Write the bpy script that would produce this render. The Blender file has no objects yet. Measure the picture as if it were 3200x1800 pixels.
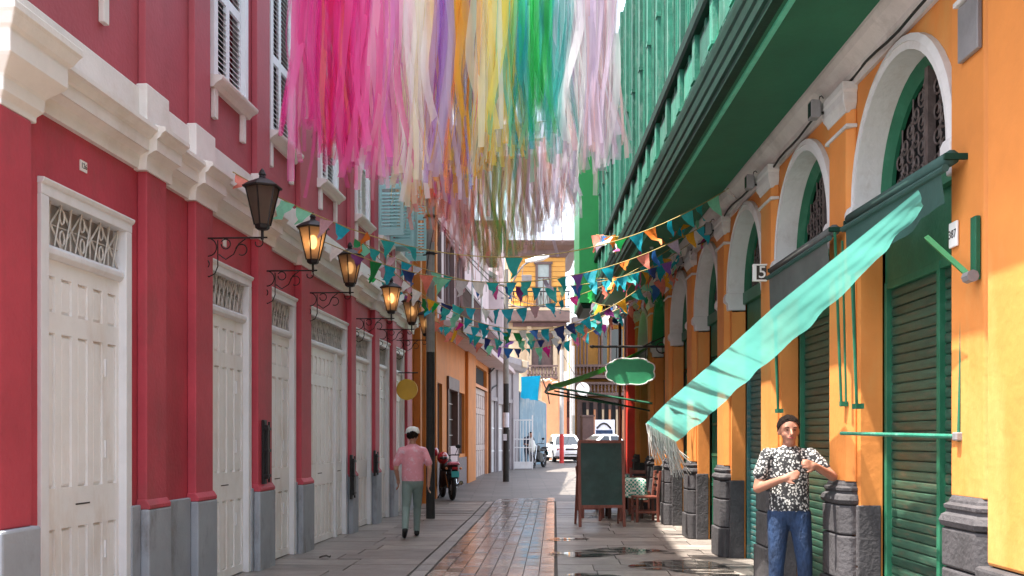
import bpy, bmesh, math, random
import numpy as np
from mathutils import Vector, Matrix
random.seed(11)
SC = bpy.context.scene
COL = SC.collection
R = math.radians
# ---------------------------------------------------------------- camera
EYE, FPX, HOR = 1.5, 3200.0, 1372.0
cam = bpy.data.cameras.new('camera'); camo = bpy.data.objects.new('camera', cam); COL.objects.link(camo)
camo.location = (0, 0, EYE); camo.rotation_euler = (R(90), 0, 0)
cam.sensor_width = 36; cam.lens = 36; cam.shift_y = (HOR-900)/3200; cam.clip_start = .05; cam.clip_end = 3000
SC.camera = camo
# ---------------------------------------------------------------- sky and sun
SUN = Vector((1.0, .30, -2.9)).normalized()          # the way the light travels
sund = -SUN
world = bpy.data.worlds.new('World'); SC.world = world; world.use_nodes = True
wn = world.node_tree; sky = wn.nodes.new('ShaderNodeTexSky'); sky.sky_type = 'NISHITA'; sky.sun_disc = False
sky.sun_elevation = math.asin(sund.z); sky.sun_rotation = math.atan2(sund.x, sund.y)
sky.air_density = 1.0; sky.dust_density = 3.0; sky.ozone_density = .6
wn.nodes['Background'].inputs['Strength'].default_value = .15
hz = wn.nodes.new('ShaderNodeHueSaturation'); hz.inputs['Saturation'].default_value = .55; hz.inputs['Value'].default_value = 1.12      # thin high cloud
wn.links.new(sky.outputs[0], hz.inputs['Color']); wn.links.new(hz.outputs[0], wn.nodes['Background'].inputs['Color'])
sl = bpy.data.lights.new('sun', 'SUN'); sl.energy = 4.3; sl.angle = R(.5); sl.color = (1, .94, .84)
slo = bpy.data.objects.new('sun', sl); COL.objects.link(slo)
slo.rotation_euler = SUN.to_track_quat('-Z', 'Y').to_euler(); slo.location = (-10, -5, 30)
vs = SC.view_settings; vs.view_transform = 'Standard'; vs.look = 'None'; vs.exposure = 2.05; vs.gamma = 1; vs.use_curve_mapping = False
SC.render.engine = 'CYCLES'
cy = SC.cycles; cy.use_denoising = True; cy.max_bounces = 7; cy.diffuse_bounces = 4; cy.transparent_max_bounces = 24; cy.sample_clamp_indirect = 6

# ---------------------------------------------------------------- helpers
def lin(c):
    return tuple((x/12.92 if x <= .04045 else ((x+.055)/1.055)**2.4) for x in [v/255 for v in c])
MATS = {}
def mat(name, col, rough=.65, var=.14, scale=2.5, bump=.15, bscale=45, metal=0, rand=0, stretch=(1, 1, 1), stain_tint=None, spec=.4, trans=0, sheer=0, emit=None, coat=0):
    m = bpy.data.materials.new(name); m.use_nodes = True; MATS[name] = m
    nt = m.node_tree; N = nt.nodes; L = nt.links; b = N['Principled BSDF']
    tc = N.new('ShaderNodeTexCoord'); mp = N.new('ShaderNodeMapping'); L.new(tc.outputs['Object'], mp.inputs[0])
    mp.inputs['Scale'].default_value = stretch
    if rand:
        o2 = N.new('ShaderNodeObjectInfo'); sv = N.new('ShaderNodeVectorMath'); sv.operation = 'SCALE'; sv.inputs[0].default_value = (37, 53, 71); L.new(o2.outputs['Random'], sv.inputs['Scale']); L.new(sv.outputs[0], mp.inputs['Location'])
    ns = N.new('ShaderNodeTexNoise'); ns.inputs['Scale'].default_value = scale; ns.inputs['Detail'].default_value = 6; ns.inputs['Roughness'].default_value = .65
    L.new(mp.outputs[0], ns.inputs['Vector'])
    mr = N.new('ShaderNodeMapRange'); mr.inputs['From Min'].default_value = .3; mr.inputs['From Max'].default_value = .7
    mr.inputs['To Min'].default_value = 1-var; mr.inputs['To Max'].default_value = 1+var
    L.new(ns.outputs['Fac'], mr.inputs['Value'])
    val = mr.outputs[0]
    if rand:
        oi = N.new('ShaderNodeObjectInfo'); r2 = N.new('ShaderNodeMapRange'); r2.inputs['To Min'].default_value = 1-rand; r2.inputs['To Max'].default_value = 1+rand
        L.new(oi.outputs['Random'], r2.inputs['Value'])
        mu = N.new('ShaderNodeMath'); mu.operation = 'MULTIPLY'; L.new(val, mu.inputs[0]); L.new(r2.outputs[0], mu.inputs[1]); val = mu.outputs[0]
    vm = N.new('ShaderNodeVectorMath'); vm.operation = 'SCALE'; vm.inputs[0].default_value = col[:3]; L.new(val, vm.inputs['Scale'])
    c = vm.outputs[0]
    if stain_tint:                                   # (colour, amount 0..1, scale, stretch)
        sc_, am, ss, st = stain_tint
        m2 = N.new('ShaderNodeMapping'); m2.inputs['Scale'].default_value = st; L.new(tc.outputs['Object'], m2.inputs[0])
        if rand: L.new(sv.outputs[0], m2.inputs['Location'])
        n2 = N.new('ShaderNodeTexNoise'); n2.inputs['Scale'].default_value = ss; n2.inputs['Detail'].default_value = 8; n2.inputs['Roughness'].default_value = .7
        L.new(m2.outputs[0], n2.inputs['Vector'])
        r3 = N.new('ShaderNodeMapRange'); r3.inputs['From Min'].default_value = .52; r3.inputs['From Max'].default_value = .72; r3.inputs['To Max'].default_value = am
        L.new(n2.outputs['Fac'], r3.inputs['Value'])
        mx = N.new('ShaderNodeMix'); mx.data_type = 'RGBA'; L.new(r3.outputs[0], mx.inputs[0]); L.new(c, mx.inputs[6]); mx.inputs[7].default_value = (*sc_, 1); c = mx.outputs[2]
    L.new(c, b.inputs['Base Color'])
    b.inputs['Roughness'].default_value = rough; b.inputs['Metallic'].default_value = metal; b.inputs['Specular IOR Level'].default_value = spec
    if coat: b.inputs['Coat Weight'].default_value = coat; b.inputs['Coat Roughness'].default_value = .05 if rough > .22 else rough
    if bump:
        nb = N.new('ShaderNodeTexNoise'); nb.inputs['Scale'].default_value = bscale; nb.inputs['Detail'].default_value = 5; L.new(mp.outputs[0], nb.inputs['Vector'])
        bp = N.new('ShaderNodeBump'); bp.inputs['Strength'].default_value = bump; bp.inputs['Distance'].default_value = .02; L.new(nb.outputs['Fac'], bp.inputs['Height']); L.new(bp.outputs[0], b.inputs['Normal'])
    if emit: b.inputs['Emission Color'].default_value = (*emit[0], 1); b.inputs['Emission Strength'].default_value = emit[1]
    out = N['Material Output']; sh = b.outputs[0]
    if trans:
        tr = N.new('ShaderNodeBsdfTranslucent'); L.new(c, tr.inputs['Color']); ms = N.new('ShaderNodeMixShader'); ms.inputs[0].default_value = trans
        L.new(sh, ms.inputs[1]); L.new(tr.outputs[0], ms.inputs[2]); sh = ms.outputs[0]
    if sheer:
        tp = N.new('ShaderNodeBsdfTransparent'); ms = N.new('ShaderNodeMixShader'); ms.inputs[0].default_value = sheer
        L.new(sh, ms.inputs[1]); L.new(tp.outputs[0], ms.inputs[2]); sh = ms.outputs[0]
    L.new(sh, out.inputs['Surface'])
    return m

class MB:
    def __init__(s, sg=1, off=0):
        s.v = []; s.f = []; s.m = []; s.sg = sg; s.off = off; s.cur = 0
    def p(s, x, y, z):
        s.v.append((x-s.off, y*s.sg, z)); return len(s.v)-1
    def face(s, idx): s.f.append(tuple(idx)); s.m.append(s.cur)
    def quad(s, *pts): s.face([s.p(*q) for q in pts])
    def box(s, x0, x1, y0, y1, z0, z1):
        i = [s.p(x, y, z) for z in (z0, z1) for x, y in ((x0, y0), (x1, y0), (x1, y1), (x0, y1))]
        for q in ((3, 2, 1, 0), (4, 5, 6, 7), (0, 1, 5, 4), (1, 2, 6, 5), (2, 3, 7, 6), (3, 0, 4, 7)): s.face([i[k] for k in q])
        return s
    def loft(s, rings, cap=True, close=True):
        ids = [[s.p(*q) for q in r] for r in rings]; n = len(ids[0])
        for a, b in zip(ids, ids[1:]):
            for k in range(n if close else n-1): s.face((a[k], a[(k+1) % n], b[(k+1) % n], b[k]))
        if cap and close: s.face(ids[0][::-1]); s.face(ids[-1])
        return s
    def prism(s, poly, y0, y1): return s.loft([[(x, y, z) for x, z in poly] for y in (y0, y1)])          # outline in x,z
    def prof(s, poly, x0, x1): return s.loft([[(x, y, z) for y, z in poly] for x in (x0, x1)])           # outline in y,z
    def slab(s, poly, z0, z1): return s.loft([[(x, y, z) for x, y in poly] for z in (z0, z1)])           # outline in x,y
    def lathe(s, cx, cy, prof, n=12, a0=0): 
        return s.loft([[(cx+r*math.cos(a0+2*math.pi*k/n), cy+r*math.sin(a0+2*math.pi*k/n), z) for k in range(n)] for r, z in prof])
    def frust(s, x0, x1, z0, z1, ya, yb, ins):        # raised panel on a vertical face
        return s.loft([[(x0+i, y, z0+i), (x1-i, y, z0+i), (x1-i, y, z1-i), (x0+i, y, z1-i)] for i, y in ((0, ya), (ins, yb))])
    def tube(s, pts, r, n=6, closed=False):
        P = [Vector(q) for q in pts]; up = Vector((0, 0, 1)); rings = []
        rr = r if isinstance(r, (list, tuple)) else [r]*len(P)
        prev = None
        for i, q in enumerate(P):
            a = P[i-1] if i > 0 else (P[-1] if closed else P[0]); b = P[i+1] if i < len(P)-1 else (P[0] if closed else P[-1])
            d = (b-a); d = d.normalized() if d.length > 1e-9 else Vector((0, 0, 1))
            if prev is None:
                u = d.cross(up); u = u.normalized() if u.length > .05 else d.cross(Vector((1, 0, 0))).normalized()
            else:
                u = prev - d*prev.dot(d); u = u.normalized() if u.length > 1e-6 else d.orthogonal().normalized()
            prev = u; w = d.cross(u)
            rings.append([tuple(q+(u*math.cos(2*math.pi*k/n)+w*math.sin(2*math.pi*k/n))*rr[i]) for k in range(n)])
        if closed: rings.append(rings[0])
        return s.loft(rings, cap=not closed)
    def ball(s, c, rx, ry, rz, n=12, m=8):
        rings = []
        for j in range(m+1):
            a = -math.pi/2+math.pi*j/m; q = max(math.cos(a), 1e-3)
            rings.append([(c[0]+rx*q*math.cos(2*math.pi*k/n), c[1]+ry*q*math.sin(2*math.pi*k/n), c[2]+rz*math.sin(a)) for k in range(n)])
        return s.loft(rings)
    def facade(s, x0, x1, z0, z1, ops, y=0, depth=-.3, bottom=False):
        xs = sorted({x0, x1, *[q for o in ops for q in o[:2]]}); zs = sorted({z0, z1, *[q for o in ops for q in o[2:4]]})
        for a, b in zip(xs, xs[1:]):
            for c, d in zip(zs, zs[1:]):
                if not any(o[0] <= a and o[1] >= b and o[2] <= c and o[3] >= d for o in ops):
                    s.quad((a, y, c), (b, y, c), (b, y, d), (a, y, d))
        for a, b, c, d in [o[:4] for o in ops]:
            yb = y+depth
            s.quad((a, y, c), (a, yb, c), (a, yb, d), (a, y, d)); s.quad((b, y, c), (b, yb, c), (b, yb, d), (b, y, d))
            s.quad((a, y, d), (b, y, d), (b, yb, d), (a, yb, d))
            if c > z0+1e-6: s.quad((a, y, c), (b, y, c), (b, yb, c), (a, yb, c))
        return s
    def mesh(s, name, mats, smooth=False):
        me = bpy.data.meshes.new(name); me.from_pydata(s.v, [], s.f)
        for m in (mats if isinstance(mats, (list, tuple)) else [mats]): me.materials.append(m if not isinstance(m, str) else MATS[m])
        me.polygons.foreach_set('material_index', s.m)
        bm = bmesh.new(); bm.from_mesh(me); bmesh.ops.remove_doubles(bm, verts=bm.verts, dist=1e-5); bmesh.ops.recalc_face_normals(bm, faces=bm.faces); bm.to_mesh(me); bm.free()
        if smooth: me.polygons.foreach_set('use_smooth', [True]*len(me.polygons))
        me.update(); return me
    def build(s, name, mats, parent=None, bevel=0, smooth=False, loc=None, rz=0):
        o = bpy.data.objects.new(name, s.mesh(name, mats, smooth)); COL.objects.link(o); o.parent = parent
        if loc is not None: o.location = loc
        if rz: o.rotation_euler.z = rz
        if bevel:
            bv = o.modifiers.new('bevel', 'BEVEL'); bv.width = bevel; bv.segments = 2; bv.limit_method = 'ANGLE'; bv.angle_limit = R(40)
        return o
def piece(name, me, parent, loc=(0, 0, 0), rot=None, scale=None, m=None):
    o = bpy.data.objects.new(name, me); COL.objects.link(o); o.parent = parent; o.location = loc
    if rot is not None: o.rotation_euler = rot
    if scale is not None: o.scale = scale
    if m is not None:
        o.material_slots[0].link = 'OBJECT'; o.material_slots[0].material = MATS[m] if isinstance(m, str) else m
    return o
def tag(o, label=None, cat=None, group=None, kind=None):
    if label: o['label'] = label
    if cat: o['category'] = cat
    if group: o['group'] = group
    if kind: o['kind'] = kind
    return o
def empty(name, loc, rz=0, label=None, cat=None, group=None):
    o = bpy.data.objects.new(name, None); COL.objects.link(o); o.location = loc; o.rotation_euler.z = rz; o.empty_display_size = .2
    return tag(o, label, cat, group)
class Frame:
    def __init__(s, X0, slope, sg):
        t = math.atan(slope); s.X0 = X0; s.sg = sg; s.d = Vector((math.sin(t), math.cos(t), 0)); s.o = Vector((-sg*math.cos(t), sg*math.sin(t), 0)); s.rz = math.pi/2-t
    def w(s, a, o, z): return Vector((s.X0, 0, z))+s.d*a+s.o*o
    def s(s, px, o=0):
        k = (px-1600)/FPX; return (k*s.o.y*o-s.X0-s.o.x*o)/(s.d.x-k*s.d.y)
    def mb(s, off=0): return MB(s.sg, off)
LF = Frame(-3.85, .0744, -1)          # street face of the left houses
RF = Frame(2.68, .0069, 1)            # street face of the arcade
def W(x, y, Z):                       # a point of the 2576-pixel picture at depth Z
    return Vector(((x*1.24224-1600)/FPX*Z, Z, EYE+(HOR-y*1.24224)/FPX*Z))
def gz(Z): return 0 if Z < 20 else min(.31*(Z-20)/32, .36)     # the street climbs a little
def text(name, body, size, m, parent, loc, rot, depth=.003):
    cu = bpy.data.curves.new(name, 'FONT'); cu.body = body; cu.size = size; cu.extrude = depth; cu.align_x = 'CENTER'; cu.align_y = 'CENTER'; cu.resolution_u = 3
    t = bpy.data.objects.new(name+'_tmp', cu); COL.objects.link(t)
    dg = bpy.context.evaluated_depsgraph_get(); me = bpy.data.meshes.new_from_object(t.evaluated_get(dg)); bpy.data.objects.remove(t)
    me.materials.clear(); me.materials.append(MATS[m])
    return piece(name, me, parent, loc, rot)

# ---------------------------------------------------------------- materials
mat('red_wall', (.44, .053, .075), .6, .22, .9, .22, 26, stain_tint=((.27, .058, .062), .85, 1.5, (1, 1, .45)))
mat('grey_plinth', (.30, .32, .35), .7, .12, 2, .15, 40, stain_tint=((.14, .13, .12), .85, 3.0, (1, 1, .5)))
mat('white_trim', (.74, .70, .66), .65, .08, 2, .15, 35, stain_tint=((.55, .47, .38), .55, 1.4, (1, 1, 1.2)))
mat('white_frame', (.72, .72, .73), .5, .06, 3, .08, 50, stain_tint=((.5, .46, .42), .4, 3, (1, 1, .3)))
mat('door_paint', (.80, .78, .76), .5, .07, 2, .1, 60, stain_tint=((.64, .55, .47), .75, 1.5, (1.4, 1, .5)), spec=.5)
mat('shutter_white', (.72, .74, .75), .5, .06, 4, .08, 60)
mat('shutter_turq', (.34, .58, .57), .5, .08, 4, .08, 60)
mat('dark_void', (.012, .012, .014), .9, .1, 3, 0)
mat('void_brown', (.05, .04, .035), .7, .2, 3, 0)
mat('iron', (.022, .02, .02), .5, .3, 8, .1, 60, metal=.4)
mat('iron_scroll', (.10, .075, .07), .6, .35, 14, .2, 60)
mat('grille_white', (.5, .47, .43), .6, .3, 9, .1, 60)
mat('orange_wall', (.62, .222, .05), .7, .14, 1.0, .2, 16, stain_tint=((.58, .31, .10), .85, 1.2, (1, 1, .35)))
mat('red_faded_sky', (.40, .078, .098), .65, .16, .8, .22, 24, stain_tint=((.33, .10, .11), .75, 1.1, (1, 1, .4)))  # faded red patches; sky reflection on the upper wall greyed into the colour
mat('transom_pale', (.30, .27, .245), .4, .25, 3, 0)
mat('orange_deep', (.50, .17, .03), .7, .14, 1.5, .2, 22, stain_tint=((.30, .14, .06), .5, 2.6, (1, 1, .4)))
mat('arch_white', (.60, .58, .58), .7, .1, 2.2, .25, 26, stain_tint=((.42, .36, .33), .6, 3, (1, 1, 1)))
mat('cornice_grey', (.55, .50, .49), .75, .14, 2.5, .3, 26, stain_tint=((.30, .26, .25), .65, 2.6, (1, 1, 1)))
mat('green_paint', (.015, .115, .06), .45, .2, 4, .12, 40, stain_tint=((.05, .16, .10), .6, 4, (1, 1, 1)))
mat('green_soffit', (.012, .13, .068), .6, .2, 1.2, .12, 30)
mat('green_balcony', (.026, .19, .125), .5, .25, 6, .25, 40, rand=.42, stain_tint=((.24, .36, .31), .7, 9, (1, 1, .3)))
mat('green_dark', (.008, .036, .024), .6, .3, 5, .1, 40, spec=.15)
mat('green_bright', (.009, .20, .052), .4, .12, 2, .06, 40)
mat('shutter_green', (.026, .066, .044), .36, .35, 7, .1, 50, rand=.2, stain_tint=((.11, .075, .05), .9, 4, (1.2, 1, 7)), stretch=(.8, 1, 4))  # brown streaks put the orange wall's reflection into the slat colour
mat('shutter_teal', (.03, .12, .115), .42, .25, 9, .1, 50, rand=.12, stain_tint=((.26, .20, .17), .9, 4, (1.2, 1, 7)), stretch=(.8, 1, 4))
mat('stone_dark', (.052, .048, .052), .8, .3, 6, .5, 30, rand=.15)
mat('mortar', (.20, .19, .18), .9, .2, 8, .2)
mat('slab', (.225, .195, .175), .40, .28, 2.2, .4, 22, rand=.24, stain_tint=((.12, .10, .09), .7, 1.2, (1, 1, 1)), spec=.5)
mat('joint', (.09, .078, .07), .9, .3, 6, .3)
mat('brick_a', (.36, .245, .205), .16, .3, 3, .12, 12, rand=.5, spec=.6, coat=.5)
mat('brick_b', (.40, .335, .295), .14, .3, 3, .12, 12, rand=.45, spec=.6, coat=.5)
mat('brick_c', (.30, .285, .295), .11, .3, 3, .12, 12, rand=.45, spec=.6, coat=.6)
mat('glass_lamp', (.27, .20, .155), .35, .1, 4, 0, trans=.75, sheer=.10)
mat('glass_dark', (.02, .025, .03), .08, .1, 3, 0, spec=.8)
mat('glass_pale', (.30, .34, .32), .15, .15, 3, 0, spec=.7)
mat('bulb', (1, .75, .4), .5, 0, 3, 0, emit=((1, .55, .20), 4.5))
mat('bulb_dim', (1, .75, .4), .5, 0, 3, 0, emit=((1, .55, .20), 1.4))
mat('wood_red', (.20, .062, .042), .4, .3, 9, .15, 50, stretch=(1, 1, .15))
mat('wood_dark', (.06, .022, .014), .4, .3, 9, .15, 50, stretch=(1, 1, .15))
mat('chalkboard', (.022, .055, .048), .35, .35, 3, .05, 40, stain_tint=((.09, .11, .10), .5, 2, (1, 1, 1)))
mat('mauve_wall', (.50, .40, .41), .75, .1, 1.5, .15, 25, stain_tint=((.36, .27, .26), .5, 1.6, (1, 1, .5)))
mat('mauve_dark', (.17, .10, .10), .7, .2, 3, .15)
mat('granite', (.13, .10, .105), .6, .4, 30, .2)
mat('brown_paint', (.11, .062, .055), .55, .2, 4, .12)
mat('plaster_white', (.29, .26, .27), .75, .15, 2, .2, 25, stain_tint=((.34, .29, .27), .65, 2.2, (1, 1, .5)))
mat('door_worn', (.42, .33, .30), .6, .2, 5, .1, 30, stain_tint=((.22, .14, .11), .6, 4, (1, 1, .4)))
mat('blue_wall', (.17, .26, .32), .75, .15, 2.5, .4, 14, stain_tint=((.52, .50, .46), .75, 1.8, (1, 1, .5)))
mat('tarp_blue', (.0, .46, .75), .4, .1, 2, .1, 10, trans=.5)
mat('yellow_boards', (.60, .29, .055), .6, .1, 3, .1, 30, rand=.06)
mat('cream_wall', (.58, .44, .29), .7, .1, 2, .1)
mat('brown_trim', (.12, .075, .068), .6, .2, 3, .1)
mat('pink_wall', (.62, .24, .22), .7, .1, 2, .1)
mat('salmon_wall', (.60, .26, .13), .7, .15, 2, .1)
mat('concrete_pole', (.24, .23, .21), .8, .2, 4, .3, 25, stain_tint=((.12, .13, .10), .6, 3, (1, 1, .3)))
mat('pole_black', (.02, .02, .019), .7, .4, 8, .2, 30)
mat('pole_white', (.48, .45, .42), .6, .12, 4, .1)
mat('pole_red', (.56, .035, .03), .5, .12, 4, .1)
mat('red_pillar', (.70, .045, .03), .45, .12, 3, .1)
mat('yellow_sign', (.62, .36, .03), .4, .1, 3, .04)
mat('sign_green', (.05, .34, .16), .35, .18, 3, .03)
mat('white_paint', (.78, .78, .77), .4, .06, 5, .04)
mat('grey_metal', (.26, .25, .26), .5, .15, 6, .08, metal=.3)
mat('black_rubber', (.012, .012, .012), .7, .2, 8, .1)
mat('car_white', (.76, .76, .77), .25, .03, 3, 0, coat=.6)
mat('chrome', (.6, .6, .62), .2, .1, 5, 0, metal=1)
mat('red_gloss', (.36, .02, .03), .2, .1, 4, 0, coat=.7)
mat('pink_plastic', (.55, .16, .22), .35, .1, 4, 0)
mat('teal_plate', (.05, .40, .40), .4, .1, 5, 0)
mat('skin', (.30, .135, .088), .55, .1, 10, .05)
mat('skin_pale', (.42, .22, .15), .55, .1, 10, .05)
mat('hair', (.016, .011, .009), .85, .4, 60, 1.0, 160, spec=.08)
mat('jeans', (.011, .028, .072), .8, .6, 8, .8, 35, stretch=(1, 1, .5))
mat('navy', (.02, .028, .05), .8, .2, 6, .2)
mat('trouser_green', (.17, .23, .21), .8, .15, 6, .2)
mat('shirt_pink', (.62, .26, .30), .8, .15, 4, .5, 18, stain_tint=((.70, .62, .70), .9, 9, (1, 1, 1)))
mat('cap_white', (.62, .64, .60), .8, .08, 6, .1)
mat('awning_green', (.06, .30, .05), .7, .12, 3, .1, 50, trans=.55)
mat('bead_pale', (.11, .52, .36), .5, .15, 5, .1)  # lighter paint, with ground bounce along the soffit edge put into the colour
mat('awning_dark', (.035, .085, .075), .7, .18, 3, .15, 50, trans=.15)
mat('awning_grey', (.10, .105, .10), .75, .2, 3, .15, 50, trans=.15)
mat('banner_turq', (.15, .55, .49), .6, .08, 2.5, .08, 30, trans=.5, sheer=.28)
mat('fringe_white', (.72, .70, .66), .8, .1, 5, 0, trans=.3)
mat('paper', (.62, .64, .72), .8, .15, 8, .05)
mat('asphalt', (.16, .15, .145), .85, .2, 1.5, .3, 30)
mat('rope', (.32, .24, .08), .8, .2, 8, 0)
mat('cable', (.015, .014, .014), .6, .2, 8, 0)
mat('green_leaf', (.03, .30, .12), .5, .2, 6, 0, trans=.3)

def node_mat(name, builder, rough=.7):
    m = bpy.data.materials.new(name); m.use_nodes = True; MATS[name] = m
    N = m.node_tree.nodes; L = m.node_tree.links; b = N['Principled BSDF']; b.inputs['Roughness'].default_value = rough
    tc = N.new('ShaderNodeTexCoord'); builder(N, L, b, tc); return m
def _shirt(N, L, b, tc):
    v = N.new('ShaderNodeTexVoronoi'); v.inputs['Scale'].default_value = 46; L.new(tc.outputs['Object'], v.inputs['Vector'])
    n = N.new('ShaderNodeTexNoise'); n.inputs['Scale'].default_value = 75; n.inputs['Detail'].default_value = 3; L.new(tc.outputs['Object'], n.inputs['Vector'])
    a = N.new('ShaderNodeMath'); a.operation = 'ADD'; L.new(v.outputs['Distance'], a.inputs[0]); L.new(n.outputs['Fac'], a.inputs[1])
    r = N.new('ShaderNodeValToRGB'); r.color_ramp.elements[0].position = .78; r.color_ramp.elements[0].color = (.52, .51, .49, 1); r.color_ramp.elements[1].position = .98; r.color_ramp.elements[1].color = (.018, .018, .02, 1)
    L.new(a.outputs[0], r.inputs[0]); L.new(r.outputs[0], b.inputs['Base Color'])
node_mat('shirt_speckled', _shirt, .8)
def _check(N, L, b, tc):
    c = N.new('ShaderNodeTexChecker'); c.inputs['Scale'].default_value = 26; c.inputs['Color1'].default_value = (.02, .28, .20, 1); c.inputs['Color2'].default_value = (.74, .74, .66, 1)
    L.new(tc.outputs['Object'], c.inputs['Vector']); L.new(c.outputs[0], b.inputs['Base Color'])
node_mat('cloth_check', _check, .8)
def _water(N, L, b, tc):
    b.inputs['Base Color'].default_value = (.05, .045, .04, 1); b.inputs['IOR'].default_value = 1.5; b.inputs['Specular IOR Level'].default_value = .8
    n = N.new('ShaderNodeTexNoise'); n.inputs['Scale'].default_value = 5; L.new(tc.outputs['Object'], n.inputs['Vector'])
    p = N.new('ShaderNodeBump'); p.inputs['Strength'].default_value = .02; p.inputs['Distance'].default_value = .01; L.new(n.outputs['Fac'], p.inputs['Height']); L.new(p.outputs[0], b.inputs['Normal'])
    mp = N.new('ShaderNodeMapping'); mp.inputs['Scale'].default_value = (1.1, 3.0, 1); L.new(tc.outputs['Object'], mp.inputs[0])
    n2 = N.new('ShaderNodeTexNoise'); n2.inputs['Scale'].default_value = 1.9; n2.inputs['Detail'].default_value = 7; n2.inputs['Roughness'].default_value = .6; L.new(mp.outputs[0], n2.inputs['Vector'])
    r = N.new('ShaderNodeMapRange'); r.inputs['From Min'].default_value = .44; r.inputs['From Max'].default_value = .56; L.new(n2.outputs['Fac'], r.inputs['Value'])
    t = N.new('ShaderNodeBsdfTransparent'); x = N.new('ShaderNodeMixShader'); L.new(r.outputs[0], x.inputs[0]); L.new(b.outputs[0], x.inputs[1]); L.new(t.outputs[0], x.inputs[2]); L.new(x.outputs[0], N['Material Output'].inputs['Surface'])
node_mat('puddle_water', _water, .02)
# ================================================================ ground
def _slabfar(N, L, b, tc):
    t = N.new('ShaderNodeTexBrick'); t.inputs['Scale'].default_value = 1; t.inputs['Brick Width'].default_value = 1.0; t.inputs['Row Height'].default_value = .55; t.inputs['Mortar Size'].default_value = .012
    t.inputs['Color1'].default_value = (.14, .122, .108, 1); t.inputs['Color2'].default_value = (.10, .087, .077, 1); t.inputs['Mortar'].default_value = (.06, .052, .047, 1)
    L.new(tc.outputs['Object'], t.inputs['Vector'])
    n = N.new('ShaderNodeTexNoise'); n.inputs['Scale'].default_value = 1.1; n.inputs['Detail'].default_value = 7; L.new(tc.outputs['Object'], n.inputs['Vector'])
    r = N.new('ShaderNodeMapRange'); r.inputs['To Min'].default_value = .55; r.inputs['To Max'].default_value = 1.4; L.new(n.outputs['Fac'], r.inputs['Value'])
    v = N.new('ShaderNodeVectorMath'); v.operation = 'SCALE'; L.new(t.outputs['Color'], v.inputs[0]); L.new(r.outputs[0], v.inputs['Scale']); L.new(v.outputs[0], b.inputs['Base Color'])
node_mat('slab_far', _slabfar, .55)
def strip(mb, x0f, x1f, ys, dz):
    for a, b in zip(ys, ys[1:]):
        mb.quad((x0f(a), a, gz(a)+dz), (x1f(a), a, gz(a)+dz), (x1f(b), b, gz(b)+dz), (x0f(b), b, gz(b)+dz))
mb = MB(); strip(mb, lambda y: -600, lambda y: 600, [-60, 0, 20, 30, 40, 52, 57, 80, 200, 1500], -.04)
tag(mb.build('ground', 'asphalt'), kind='structure')
pav = empty('paving', (0, 10, 0)); pav['kind'] = 'structure'
mb = MB(); strip(mb, lambda y: -9, lambda y: 9, [-15, 0, 10], 0); strip(mb, lambda y: -9, lambda y: 9, [24, 30, 36, 42, 48, 53], 0)
o = mb.build('paving_sheet', 'slab_far', pav); o.location = (0, -10, 0)
mb = MB(); strip(mb, lambda y: -9, lambda y: 9, [10, 20, 24], -.02)
o = mb.build('joint_bed', 'joint', pav); o.location = (0, -10, 0)
VP = .0416
rowh = .56; ys = 10.0
mb1 = MB().box(-.5, .5, -.5, .5, -.5, .5); slab_me = mb1.mesh('paving_slab', 'slab')
def put_slab(x0, x1, y, h):
    t = random.uniform(-.003, .003)
    o = piece('paving_slab', slab_me, pav, ((x0+x1)/2+VP*(y+h/2), y+h/2-10, gz(y+h/2)-.03+t), (random.uniform(-.002, .002), random.uniform(-.002, .002), -math.atan(VP)), (x1-x0-.014, h-.014, .06))
row = 0
while ys < 24:
    h = min(rowh, 24-ys)
    xL = -3.85+.0744*ys-VP*ys-.1; xR = 2.75
    x = -1.62
    while x > xL:
        w = min(random.choice([.8, .95, 1.1]), x-xL+.05); put_slab(x-w, x, ys, h); x -= w
    x = .03; first = random.uniform(.4, 1.0)
    while x < xR:
        w = min(first or random.choice([.8, .95, 1.1]), xR-x+.02); first = None
        if w > .05: put_slab(x, x+w, ys, h)
        x += max(w, .06)
    put_slab(-1.60, -1.42, ys, h)          # gutter course beside the bricks
    ys += rowh; row += 1
bs = empty('brick_strip', (0, 10, 0)); bs['kind'] = 'structure'
bme = {k: MB().box(-.5, .5, -.5, .5, -.5, .5).mesh('paving_brick', k) for k in ('brick_a', 'brick_b', 'brick_c')}
bw, bl = .175, .36; nb = 0; rest = MB(); rest2 = MB()
y = 11.0
for r_ in range(200):
    if y > 24.9: break
    for c_ in range(8):
        x = -1.4+c_*bw; yy = y+(bl/2 if c_ % 2 else 0)
        k = random.choices(('brick_a', 'brick_b', 'brick_c'), (4, 4, 3) if c_ != 3 else (2, 4, 5))[0]
        dz = random.uniform(-.003, .004)
        L0 = (x+bw/2+VP*(yy+bl/2), yy+bl/2-10, gz(yy)-.028+dz)
        nb += 1
        if nb <= 300: piece('paving_brick', bme[k], bs, L0, (0, random.uniform(-.006, .006), -math.atan(VP)), (bw-.010, bl-.022, .06))
        else:
            q = rest if k == 'brick_a' else rest2
            q.box(L0[0]-bw/2+.004, L0[0]+bw/2-.004, L0[1]-bl/2+.005, L0[1]+bl/2-.005, L0[2]-.03, L0[2]+.03)
    y += bl
tag(rest.build('brick_field', 'brick_a', bs), kind='stuff'); tag(rest2.build('brick_field', 'brick_b', bs), kind='stuff')
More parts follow.
